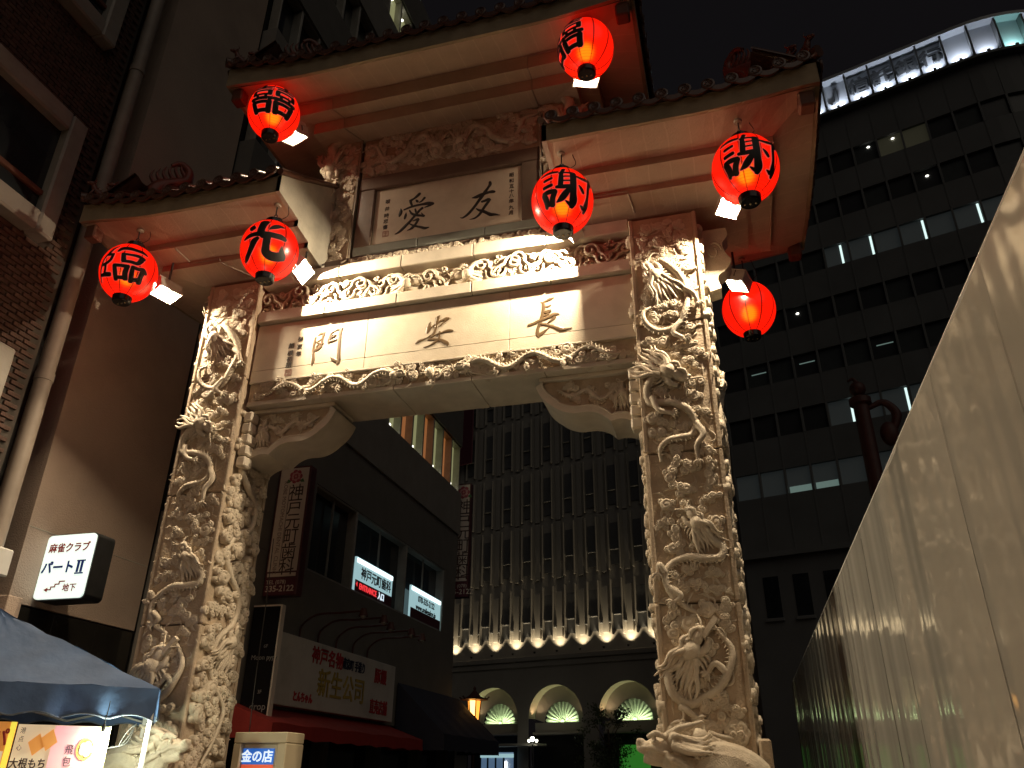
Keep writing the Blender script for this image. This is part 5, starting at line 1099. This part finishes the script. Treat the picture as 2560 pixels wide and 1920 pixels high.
# posters clipped under the valance
CUR = MT @ T(-.35+1.98*.81, .07+1.9, 0) @ Matrix.Diagonal((.81, 1, 1, 1))
def poster(y, x0, x1, z0, z1, m, lab):
    o = thing('poster', lab, 'poster', ((x0+x1)/2, y, z0)); mb = MB(); n = 12; V = []
    for i in range(n+1):
        for z in (z0, z1): V.append((x0+(x1-x0)*i/n, y+.006*math.sin(i*1.1), z))
    mb.add(V, [(2*i, 2*i+2, 2*i+3, 2*i+1) for i in range(n)]).build('sheet', m, o); return o
p1 = poster(-1.93, -3.5, -2.93, 1.0, 2.0, 'poster_orange', 'orange and yellow price poster at the lower left corner')
mb = MB(); mb.box((-2.99, -1.945, 1.0), (-2.935, -1.938, 2.0)); mb.build('yellow_edge', 'poster_yellow', p1)
mb = MB(); text(mb, '揚げパ', (-3.22, -1.942, 1.86), (1,0,0), (0,0,1), .16, .004, bold=.004); mb.build('lettering', 'paint_red', p1)
MB().box((-3.5, -1.943, 1.62), (-3.0, -1.938, 1.76)).build('text_block', 'poster_cream', p1)
p2 = poster(-1.90, -2.92, -1.98, 1.0, 1.985, 'poster_cream', 'cream food poster with fried cakes and steamed buns under the tent')
MB().box((-2.55, -1.917, 1.0), (-2.12, -1.911, 1.98)).build('pink_panel', 'poster_pink', p2); MB().box((-2.115, -1.917, 1.0), (-1.985, -1.911, 1.98)).build('lime_edge', 'poster_lime', p2)
mb = MB(); vtext(mb, '港点心', (-2.86, -1.912, 1.93), (1,0,0), (0,0,1), .055, .07, .003); text(mb, '大根もち', (-2.74, -1.912, 1.66), (1,0,0), (0,0,1), .09, .003, bold=.002); vtext(mb, '飛包', (-2.36, -1.918, 1.78), (1,0,0), (0,0,1), .09, .1, .003); mb.build('lettering', 'print_dark', p2)
for k, (a, b) in enumerate(((-2.70, 1.82), (-2.58, 1.86))):
    r = .085; mb = MB().prism([(a+r*math.cos(R(q)), b+r*math.sin(R(q))*1.1) for q in (80, 170, 260, 350)], lambda u, v: (u, -1.925-.004*k, v), lambda u, v: (u, -1.9185, v)); mb.build('cake_picture', 'poster_orange', p2)
mb = MB()
for k in range(5): a = k*1.256; mb.ell((-2.2+.04*math.cos(a), -1.92, 1.79+.035*math.sin(a)), (.038,.006,.034), 10, 6)
mb.build('bun_picture', 'bao_white', p2, 179)
MB().lathe([(.088,0),(.094,-.006),(.080,-.006),(.078,0)], (-2.2, -1.9185, 1.79), 20, 'y').build('basket_picture', 'paint_gold', p2)
# bare lamp that lights the stall
t = thing('stall_lamp', 'glaring clip lamp hung on the food poster under the tent', 'lamp', (-2.06, -2.0, 1.86))
MB().ell((-2.06, -2.03, 1.88), (.045,.045,.06), 14, 9).build('bulb', 'tube_light', t, 179); MB().lathe([(.02,0),(.025,.05),(.012,.07)], (-2.06,-2.03,1.93), 12).build('socket', 'black_metal', t, 40); MB().tube([(-2.06,-2.03,1.99),(-2.05,-2.01,2.2)], .006, (0,1,0), 5).build('flex', 'cable', t)
l = bpy.data.lights.new('stall_lamp', 'POINT'); l.energy = 55; l.color = (.92,1.0,.72); l.shadow_soft_size = .05; link(bpy.data.objects.new('stall_lamp_light', l), t, CUR @ T(-1.96, -2.03, 1.86))
w2 = MB().tube(spline([(-1.72,-1.92,2.02),(-1.80,-1.9,1.88),(-1.86,-1.88,1.82),(-1.82,-1.86,1.92),(-1.74,-1.9,2.0),(-1.78,-1.92,1.86),(-1.98,-1.9,1.80)], 40), .006, (0,1,0), 5).build('looped_cable', 'cable'); tag(w2, 'black cable looped from the right corner of the blue tent', 'cable'); CUR = None
# ------------------------------------------------------------------ white hoarding on the right
FN = thing('site_fence', 'glossy white steel construction hoarding receding along the right side', 'fence', (4.45, 1, 0))
y = -8.4; k = 0; fr = random.Random(12); xf = 4.40
zf = lambda q: 3.313+.0092*q
while y < 9.75:
    bulge = fr.uniform(.001, .006)
    wd = .9 if y < -1.25 else .45; brown = (.05 < y < .5)
    nm = 'fence_brown' if brown else 'fence_white'; ta = fr.uniform(-.005, .005) if not brown else 0
    dx = fr.uniform(0, .006); mb = MB(); n = 6; V = []
    for i in range(n+1):
        u = i/n; bx = xf+dx*.5+ta*(u-.5)*wd*.6+bulge*math.sin(math.pi*u)
        for z in (.05, .9, 1.7, 2.5, zf(y+wd/2)-.02): V.append((bx+.003*math.sin(z*2+i), y+.0004+(wd-.0008)*u, z))
    m = 5; mb.add(V, [(i*m+j, (i+1)*m+j, (i+1)*m+j+1, i*m+j+1) for i in range(n) for j in range(m-1)])
    mb.build('fence_panel', nm, FN, 60); MB().box((xf+.0075, y-.03, .05), (xf+.045, y+.03, zf(y)-.02)).build('seam_strip', 'fence_brown' if brown else 'white_metal', FN)
    y += wd; k += 1
MB().tube([(xf+.025, -8.4, zf(-8.4)-.012), (xf+.025, 9.78, zf(9.78)-.012)], .022, (0,0,1), 8).build('top_rail', 'white_metal', FN)
for yy in np.arange(-8, 9.8, 2.7): MB().tube([(xf+.12, yy, 0), (xf+.12, yy, 3.15)], .025, (0,1,0), 8).build('post', 'steel', FN, 50)
# reddish street pole behind the hoarding
t = thing('dragon_pole', 'dark red ornamental street pole rising behind the hoarding', 'pole', (6.42, 8, 0))
MB().lathe([(.20,0),(.17,3),(.15,8.55),(.22,8.6),(.22,8.72),(.10,8.78)], (6.42, 8, 0), 16).build('shaft', 'pole_red', t, 40)
mb = MB().ell((6.42, 8, 8.95), (.16,.16,.17), 14, 10); mb.tube(spline([(6.42,8,9.1),(6.36,8,9.2),(6.25,8,9.15)], 8), np.linspace(.05,.02,8), (0,1,0), 7); mb.build('finial', 'pole_red', t, 179)
mb = MB().tube(spline([(6.55,8,8.5),(6.85,8,8.6),(7.05,8,8.35),(6.95,8,8.0),(6.8,8,7.7)], 20), np.interp(np.linspace(0,1,20),[0,.5,1],[.05,.10,.05]), (0,1,0), 8); mb.ell((6.85,8,7.9), (.18,.16,.26), 12, 9); mb.build('lamp_arm', 'pole_red', t, 60)
# ------------------------------------------------------------------ street lamp of the lane, and two added fill lamps behind the viewer
def street_lamp(x, y, sc, near, lab, zl):  # near marks the added fill lamps
    t = thing('street_lamp', lab, 'street lamp', (x, y, 0), 'lantern street lamps of the lane'); Z = lambda a: zl+a*sc
    MB().lathe([(.14*sc,0),(.10*sc,.4),(.05*sc,.6),(.045*sc,zl-.52*sc),(.09*sc,zl-.48*sc)], (x,y,0), 12).build('post', 'pole_red', t, 40)
    n = 6
    fr = MB()
    for k in range(n):
        a = 2*math.pi*k/n; b = 2*math.pi*(k+1)/n; r0, r1 = .15*sc, .20*sc
        MB().add([(x+r0*math.cos(a), y+r0*math.sin(a), Z(-.34)), (x+r0*math.cos(b), y+r0*math.sin(b), Z(-.34)), (x+r1*math.cos(b), y+r1*math.sin(b), Z(.16)), (x+r1*math.cos(a), y+r1*math.sin(a), Z(.16))], [(0,1,2,3)]).build('pane', ('lamp_paper' if k % 2 == 0 else 'lamp_paper_side') if not near else 'lamp_paper_fill', t)
        fr.tube([(x+r0*1.02*math.cos(a), y+r0*1.02*math.sin(a), Z(-.36)), (x+r1*1.02*math.cos(a), y+r1*1.02*math.sin(a), Z(.18))], .018*sc, (.3,.2,.9), 6)
    fr.lathe([(.0,Z(-.42)),(.14*sc,Z(-.40)),(.17*sc,Z(-.35)),(0,Z(-.35))], (x,y,0), 6); fr.build('frame', 'pole_red', t)
    rs = 1.8 if near else 1.0; mb = MB()  # added fill lamps get a wider roof to hold light off the upper gate
    for k in range(n):
        a = 2*math.pi*(k)/n; mb.tube(spline([(x, y, Z(.46)), (x+.2*rs*sc*math.cos(a), y+.2*rs*sc*math.sin(a), Z(.26)), (x+.36*rs*sc*math.cos(a), y+.36*rs*sc*math.sin(a), Z(.20)), (x+.46*rs*sc*math.cos(a), y+.46*rs*sc*math.sin(a), Z(.27))], 12), .022*sc, (0,0,1), 6)
    mb.lathe([(.42*rs*sc,Z(.19)),(.36*rs*sc,Z(.21)),(.18*rs*sc,Z(.29)),(.06*sc,Z(.42)),(.03*sc,Z(.46)),(.05*sc,Z(.5)),(.0,Z(.58))], (x,y,0), 12); mb.build('pagoda_roof', 'pole_red', t, 40)
    return t
street_lamp(-5.05, 18.0, 1.1, False, 'glowing orange pagoda street lamp beyond the navy awning', 3.62)
street_lamp(-.9, -10.4, 1.2, True, 'added pagoda fill lamp, unseen, close behind the viewer', 3.7)
street_lamp(-3.6, -16.0, 1.2, True, 'added pagoda fill lamp, unseen, farther behind the viewer', 4.2)
# ------------------------------------------------------------------ department store at the end of the street
EX = np.array([.955, -.297, 0]); EX /= np.linalg.norm(EX); EN = np.array([-.297, -.955, 0]); EN /= np.linalg.norm(EN)
P0 = np.array([-9.942, 52.199, 0])
def ST(P, rot): return Matrix((( EX[0], -EN[0], 0, P[0]), (EX[1], -EN[1], 0, P[1]), (0, 0, 1, P[2]), (0, 0, 0, 1)))
MS_ = ST(P0, 0)      # local X along the facade, -Y toward the viewer, Z up
DS = thing('department_store', 'large stone department store with arched base and finned upper floors', 'building', tuple(P0))
AR = [-11.1, -5.45, 0.0, 5.75, 11.4]; cz, ro, ri = 5.45, 2.25, 1.42
def dbuild(mb, nm, m, par=DS, sm=None): return mb.build(nm, m, par, sm, MS_)
def arch_wall():
    mb = MB(); xs = [-16]+[(a+b)/2 for a, b in zip(AR[:-1], AR[1:])]+[16]
    n = 20
    for c, a, b in zip(AR, xs[:-1], xs[1:]):
        V = []; 
        for k in range(n+1):
            t = math.pi*k/n; V.append((c+ro*math.cos(t), 0, cz+ro*math.sin(t)))
        for k in range(n+1):
            t = math.pi*k/n; X = np.interp(math.cos(t), [-1, 1], [a, b]); V.append((X, 0, 9.0 if 0 < k < n else 9.0))
        mb.add(V, [(k, k+1, n+2+k, n+1+k) for k in range(n)])
        mb.add([(a,0,0),(c-ro,0,0),(c-ro,0,cz),(a,0,9.0)], [(0,1,2,3)]); mb.add([(c+ro,0,0),(b,0,0),(b,0,9.0),(c+ro,0,cz)], [(0,1,2,3)])
    dbuild(mb, 'arcade_wall', 'far_stone')
    mb = MB()
    for z in np.arange(.6, 9.0, .6): pass
    for c in AR:
        n = 24; mb = MB(); V = []
        for k in range(n+1):
            t = math.pi*k/n
            for d in (0, 1.0): V.append((c+ro*math.cos(t), d, cz+ro*math.sin(t)))
        mb.add(V, [(2*k, 2*k+1, 2*k+3, 2*k+2) for k in range(n)])
        o = dbuild(mb, 'arch_reveal', 'arch_stone', DS, 40)
        mb = MB(); V = []
        for k in range(n+1):
            t = math.pi*k/n
            for r_ in (ro, ri): V.append((c+r_*math.cos(t), .95, cz-.25*(r_ == ri)+r_*math.sin(t)))
        mb.add(V, [(2*k, 2*k+1, 2*k+3, 2*k+2) for k in range(n)]); mb.box((c-ro, .95, 4.35), (c+ro, 1.3, 5.195)); dbuild(mb, 'tympanum', 'far_clad', o)
        nf = 13
        for k in range(nf):
            a = math.pi*(k+.5)/nf; w_ = math.pi/nf*.92; mb = MB(); V = []; m = 7; L = 9
            for i in range(L+1):
                q = .12+(.97-.12)*i/L
                for j in range(m+1):
                    u = (j/m-.5); rr = ri*(q+(.06 if i == L else 0)*math.cos(math.pi*u)); V.append((c+rr*math.cos(a+u*w_), 1.25-.30*math.cos(math.pi*u)*(.2+.8*q)*.5-.35*q*q*0, 5.2+rr*math.sin(a+u*w_)))
            mb.add(V, [(i*(m+1)+j, i*(m+1)+j+1, (i+1)*(m+1)+j+1, (i+1)*(m+1)+j) for i in range(L) for j in range(m)]); dbuild(mb, 'shell_rib', 'shell_plaster', o, 80)
        mb = MB(); mb.add([(c-ri, 1.36, 5.15), (c+ri, 1.36, 5.15), (c+ri, 1.36, 6.7), (c-ri, 1.36, 6.7)], [(0,1,2,3)]); dbuild(mb, 'shell_back', 'shell_plaster', o)
        mb = MB().lathe([(.16,.0),(.14,-.12),(0,-.16)], (c, 1.2, 5.24), 12, 'y'); dbuild(mb, 'shell_boss', 'shell_plaster', o, 60)
        dbuild(MB().box((c-ro-.1, .9, 0), (c+ro+.1, 1.6, 4.34)), 'doorway', 'dark_void', o)
        dbuild(MB().bbox((c-ro+.15, .3, 4.36), (c+ro-.15, .9, 4.52), .02), 'transom', 'far_stone', o)
        dbuild(MB().bbox((c-ri*.9, .96, 5.10), (c+ri*.9, 1.05, 5.16), .01), 'light_trough', 'far_clad', o)
        if abs(c) < 9:
            l = bpy.data.lights.new('shell_light', 'AREA'); l.shape = 'RECTANGLE'; l.size = ri*1.6; l.size_y = .06; l.energy = 26; l.color = (.78,1.0,.55)
            link(bpy.data.objects.new('shell_light', l), o, MS_ @ T(c, .93, 5.24) @ Matrix.Rotation(R(155), 4, 'X'))
            for sx in (-1, 1):
                l = bpy.data.lights.new('arch_light', 'SPOT'); l.energy = 42 if sx < 0 else 12; l.color = (1.0,.68,.38); l.spot_size = R(110); l.spot_blend = .7; l.shadow_soft_size = .08
                link(bpy.data.objects.new('arch_light', l), o, MS_ @ T(c+sx*(ro-.22), .45, cz+.02) @ Matrix.Rotation(R(180-sx*16), 4, 'Y'))
                dbuild(MB().bbox((c+sx*(ro-.30), .38, cz-.12), (c+sx*(ro-.14), .52, cz-.02), .01), 'uplight', 'black_metal', o)
arch_wall()
for a, b in ((9.0, 9.42), (9.425, 9.78)): dbuild(MB().bbox((-16, -.10-.12*(a > 9.2), a), (16, .3, b), .03), 'cornice', 'far_stone')
dbuild(MB().box((-16, .1, 9.782), (16, 1.5, 40)), 'upper_wall', 'far_clad')
FLO = [(11.2, 14.2), (15.9, 19.1), (20.55, 23.75), (25.3, 28.7), (30.2, 33.4)]
pit = 1.93; LX = [.53+pit*k for k in range(-7, 7)]
pm = MB().bbox((-.24, -.08, 0), (.24, .099, 1), .02).mesh('pilaster', 'far_clad', 40); wm = MB().box((-.36, .02, 0), (.36, .097, 1)).mesh('window', 'store_glass'); fm = MB().bbox((-.035, -.20, 0), (.035, .098, 1), .01).mesh('fin', 'far_clad'); sp = MB().bbox((-.30, -.26, -.06), (.30, .09, .06), .02).mesh('spandrel', 'far_clad_dark', 40)
for fi, (a, b) in enumerate(FLO):
    for x in LX:
        h = b-a
        if fi == 0: inst(pm, 'pilaster', DS, MS_ @ T(x, 0, a-.2) @ Matrix.Diagonal((1, 1, h+.4, 1)))
        else: inst(pm, 'pilaster', DS, MS_ @ T(x, 0, a-.5) @ Matrix.Diagonal((.85, .6, h+1.3, 1)))
        inst(wm, 'window', DS, MS_ @ T(x+pit/2, 0, a) @ Matrix.Diagonal((1, 1, h, 1)))
        for s in (-1, 1): inst(fm, 'fin', DS, MS_ @ T(x+pit/2+s*.45, 0, a-.35) @ Matrix.Diagonal((1, 1, h+1.0, 1)))
        inst(sp, 'sill', DS, MS_ @ T(x+pit/2, 0, a+.35*h) @ Matrix.Diagonal((1.1, .6, .6, 1)))
        if fi == 0:
            for s in (-1, 1): inst(sp, 'collar', DS, MS_ @ T(x+s*.36, 0, a+.55) @ Matrix.Diagonal((.3, .8, .8, 1)))
for x in LX:
    if not -9.5 < x < 9.5: continue
    o = dbuild(MB().lathe([(.0,-.12),(.06,-.12),(.10,.0),(.085,.0),(.04,-.08)], (x-.05, -.46, 10.02), 12), 'uplight', 'black_metal', DS, 40)
    l = bpy.data.lights.new('uplight', 'SPOT'); l.energy = random.uniform(200, 300); l.color = (1.0,.78,.48); l.spot_size = R(92); l.spot_blend = .8; l.shadow_soft_size = .06
    link(bpy.data.objects.new('uplight_beam', l), o, MS_ @ T(x-.05, -.46, 10.03) @ Matrix.Rotation(R(180), 4, 'X') @ Matrix.Rotation(R(-16), 4, 'X'))
# arcade life: canopy edge, lit shop window, green sign, small lamp
dbuild(MB().bbox((-9, -1.6, 3.55), (-.6, -.2, 3.72), .03), 'arcade_canopy', 'far_stone')
dbuild(MB().box((-6.2, -.25, .6), (-3.4, -.2, 3.2)), 'shop_window', 'shop_blue'); dbuild(MB().box((-6.25, -.32, 2.85), (-3.35, -.26, 3.1)), 'shop_fascia', 'clinic_glow')
for x in (-5.6, -4.9, -4.2): dbuild(MB().box((x-.06, -.31, .6), (x+.06, -.255, 2.84)), 'shop_mullion', 'black_metal')
dbuild(MB().box((-4.05, -.33, 1.6), (-3.95, -.3, 2.6)), 'shop_tube', 'cap_lamp')
dbuild(MB().box((5.1, -.3, 1.6), (7.3, -.22, 3.6)), 'green_panel', 'green_sign')
t = thing('arcade_lamp', 'small globe street lamp in front of the middle arch', 'street lamp', tuple(P0+EX*(-.7)-EN*-1.5))
Q = P0+EX*(-.71)+EN*2.0
MB().lathe([(.10,0),(.06,.5),(.05,3.6),(.12,3.65),(.05,3.7)], tuple(Q), 10).build('post', 'black_metal', t, 40)
for k, (dx, r_) in enumerate(((0, .16), (-.25, .10), (.30, .10))): MB().ell((Q[0]+dx, Q[1], 3.98-.12*(k > 0)), (r_, r_, r_), 12, 8).build('globe', 'far_lamp', t, 179)
MB().tube([(Q[0]-.28, Q[1], 3.66), (Q[0], Q[1], 3.72), (Q[0]+.33, Q[1], 3.66)], .03, (0,1,0), 6).build('crossarm', 'black_metal', t)
# tree in front of the right arch
def tree(P, h, r, lab):
    t = thing('street_tree', lab, 'tree', tuple(P)); rnd = random.Random(4); P = np.array(P)
    MB().tube(spline([tuple(P), tuple(P+[.1,0,h*.4]), tuple(P+[0,.1,h*.75])], 14), np.linspace(.16,.06,14), (0,1,0), 8).build('trunk', 'bark', t, 60)
    lb = MB()
    for k in range(9): a = rnd.uniform(0, 6.3); e = P+[r*.8*math.cos(a), r*.8*math.sin(a), h*rnd.uniform(.6, .98)]; lb.tube(spline([tuple(P+[0,0,h*rnd.uniform(.35,.6)]), tuple((P+e)/2+[0,0,h*.3]), tuple(e)], 9), np.linspace(.05,.012,9), (0,1,0), 5)
    lb.build('limb', 'bark', t); mb = MB()
    cl = [(np.array([rnd.gauss(0, .45)*r, rnd.gauss(0, .45)*r, h*(.62+rnd.uniform(-.24, .34))])) for _ in range(42)]
    for c in cl:
        for _ in range(60):
            q = P+c+np.array([rnd.gauss(0, .2), rnd.gauss(0, .2), rnd.gauss(0, .16)])*1.1; a = np.array([rnd.gauss(0,1) for _ in range(3)]); a /= np.linalg.norm(a); b = np.cross(a, [rnd.gauss(0,1) for _ in range(3)]); b /= np.linalg.norm(b); s = rnd.uniform(.07, .13)
            mb.add([q-a*s, q+b*s*.45, q+a*s, q-b*s*.45], [(0,1,2,3)])
    mb.build('crown', 'leaf', t)
tree(tuple(P0+EX*5.75+EN*3.2), 5.9, 1.9, 'dark leafy tree in front of the rightmost lit arch')
# dark red banner high on the store's left edge
o = dbuild(MB().bbox((-9.4, -.8, 26.2), (-7.6, -.7, 33.5), .02), 'banner', 'sign_purple', None); tag(o, 'dark red vertical banner high at the left edge of the department store', 'banner')
# ------------------------------------------------------------------ bank tower
B0 = np.array([11.108, 36.006, 0]); MB_0 = ST(B0, 0); RC = 7.5; SC0 = 10.2
def bpos(s, d=0.0):                    # curved plan: straight, then bending away on the right
    if s <= SC0: return s, d, 0.0
    a = (s-SC0)/RC; return SC0+(RC-d)*math.sin(a), RC-(RC-d)*math.cos(a), a
def bM(s, z): x, y, a = bpos(s); return MB_0 @ T(x, y, z) @ Matrix.Rotation(a, 4, 'Z')
BK = thing('bank_tower', 'dark bank tower with ribbon windows and glowing curved crown', 'building', tuple(B0))
cp = 1.45; s0 = -7.2; ns = [s0+cp*k for k in range(18)]
def bstrip(z0, z1, d0, d1, nm, m, sa=s0, sb=s0+cp*18):
    S2 = np.r_[np.linspace(sa, SC0, 8), np.linspace(SC0, sb, 14)[1:]]; V = []
    for s in S2:
        for d, z in ((d0, z0), (d0, z1), (d1, z1), (d1, z0)): x, y, a = bpos(s, d); V.append((x, y, z))
    n = len(S2); return MB().add(V, [(i*4+k, i*4+(k+1) % 4, (i+1)*4+(k+1) % 4, (i+1)*4+k) for i in range(n-1) for k in range(4)]+[(0,1,2,3), tuple((n-1)*4+k for k in (3,2,1,0))]).build(nm, m, BK, None, MB_0)
sills = [16.12, 19.62, 23.06, 26.4, 29.9, 33.3, 36.7]
bstrip(12.9, sills[0], 0, 3, 'wall_band', 'bank_wall')
for a, b in zip([q+1.5 for q in sills], sills[1:]+[41.2]): bstrip(a, b, 0, 3, 'wall_band', 'bank_band' if a > 30 else 'bank_wall')
bstrip(12.9, 41.2, .42, 3, 'back_wall', 'dark_void'); bstrip(12.6, 12.9, -.35, 3, 'ledge', 'bank_band')
dbk = lambda mb, nm, m, par=BK, sm=None: mb.build(nm, m, par, sm, MB_0)
dbk(MB().box((s0, .01, 0), (SC0, 3, 12.6)), 'lower_wall', 'bank_wall')
for k in range(9):
    x = -5.9+1.62*k; o = dbk(MB().box((x-.42, -.02, 9.4), (x+.42, .009, 11.6)), 'tall_window', 'dark_glass'); dbk(MB().bbox((x-.5, -.14, 9.2), (x+.5, .008, 9.38), .02), 'sill', 'bank_band', o)
pane = MB().box((-cp/2+.05, .20, 0), (cp/2-.05, .24, 1.5)); panes = {q: MB().box((-cp/2+.06, .20, 0), (cp/2-.06, .24, 1.5)).mesh('window', q) for q in ('far_glass', 'dark_glass', 'blind_glass', 'win_dim', 'win_dim2', 'win_teal')}
mull = MB().bbox((-.06, -.03, 0), (.06, .25, 1.5), .01).mesh('mullion', 'bank_band'); gapw = MB().box((.50, .18, .05), (.62, .195, 1.45)).mesh('lit_gap', 'win_white'); strip_ = MB().box((-.6, .18, .0), (.6, .195, .42)).mesh('lit_strip', 'win_teal'); spot = MB().ell((0, .15, 1.0), (.10,.03,.07), 8, 6).mesh('ceiling_spot', 'win_spot'); hl = MB().box((-.4, .18, .9), (.5, .195, .96)).mesh('lit_line', 'win_teal')
rb = random.Random(6)
for r_, z in enumerate(sills):
    for k, s in enumerate(ns):
        kind = 'far_glass'
        if r_ == 0: kind = 'win_dim' if s < 4 else 'far_glass'
        if r_ == 1: kind = 'win_dim' if -2.5 < s < 8 else 'far_glass'
        if r_ == 2: kind = 'blind_glass' if k % 3 else 'far_glass'
        if r_ == 4: kind = 'win_dim' if 0 < s < 9 else 'blind_glass'
        if r_ == 6: kind = 'win_dim2' if 3 < s < 7 else 'far_glass'
        if kind == 'far_glass' and rb.random() < .22: kind = 'blind_glass'
        o = inst(panes[kind], 'window', BK, bM(s+cp/2, z)); inst(mull, 'mullion', BK, bM(s, z))
        M = bM(s+cp/2, z)
        if r_ == 4 and k in (6, 8, 10): inst(gapw, 'lit_gap', o, M)
        if r_ == 4 and k == 5: inst(gapw, 'lit_gap', o, M @ T(-.3, 0, 0))
        if r_ == 1 and k in (4, 6): inst(gapw, 'lit_gap', o, M)
        if r_ == 0 and k in (2, 3): inst(strip_, 'lit_strip', o, M)
        if r_ == 3 and k in (3, 11): inst(spot, 'ceiling_spot', o, M)
        if r_ == 2 and k in (1, 3, 6): inst(hl, 'lit_line', o, M @ T(0, 0, .0))
        if r_ == 6 and k in (7, 8): inst(spot, 'ceiling_spot', o, M @ T(.2, 0, .2)); 
        if r_ == 5 and k == 9: inst(spot, 'ceiling_spot', o, M)
# vertical panel joints of the tower
for k, s in enumerate(ns):
    inst(MB().box((-.03, -.025, 0), (.03, .02, 1)).mesh('panel_joint', 'bank_band') if k == 0 else JM, 'panel_joint', BK, bM(s, 12.95) @ Matrix.Diagonal((1, 1, 28.2, 1)))
    if k == 0: JM = [o for o in BK.children if o.name.startswith('panel_joint')][0].data
# glowing crown
bstrip(41.2, 41.4, -.5, 3, 'crown_floor', 'bank_band'); bstrip(43.95, 44.2, -.55, 3, 'crown_rim', 'crown_metal', -6, s0+cp*18)
cm = MB().box((-cp/2+.07, .02, 0), (cp/2-.07, .10, 2.54)).mesh('crown_panel', 'crown_metal'); fn = MB().bbox((-.06, -.5, 0), (.06, .12, 2.55), .01).mesh('crown_fin', 'bank_wall'); lm = MB().bbox((-.09, -.46, .03), (.09, -.34, .20), .01).mesh('crown_spotlight', 'black_metal')
word = {6: 'J', 7: '信', 8: '託', 9: '銀', 10: '行'}
for k in range(18):
    s = 2.04+cp*(k-6)+cp/2
    if s < -5.5 or s > s0+cp*17.5: continue
    o = inst(cm, 'crown_panel', BK, bM(s, 41.4)); inst(fn, 'crown_fin', BK, bM(s-cp/2, 41.4)); inst(lm, 'crown_spotlight', o, bM(s, 41.4))
    if k in word:
        mb = MB(); text(mb, word[k], (0, -.12, 1.35), (1,0,0), (0,0,1), 1.35, .10, bold=.03); mb.build('letter', 'crown_letter', o, None, bM(s, 41.4))
    if s > 0:
        l = bpy.data.lights.new('crown_light', 'SPOT'); l.energy = 150 if k < 12 else 100; l.color = (.78,.86,1.0) if k != 13 else (.5,1.0,.95); l.spot_size = R(120); l.spot_blend = .6; l.shadow_soft_size = .06
        link(bpy.data.objects.new('crown_light', l), o, bM(s, 41.4) @ T(0, -.40, .22) @ Matrix.Rotation(R(150), 4, 'X'))
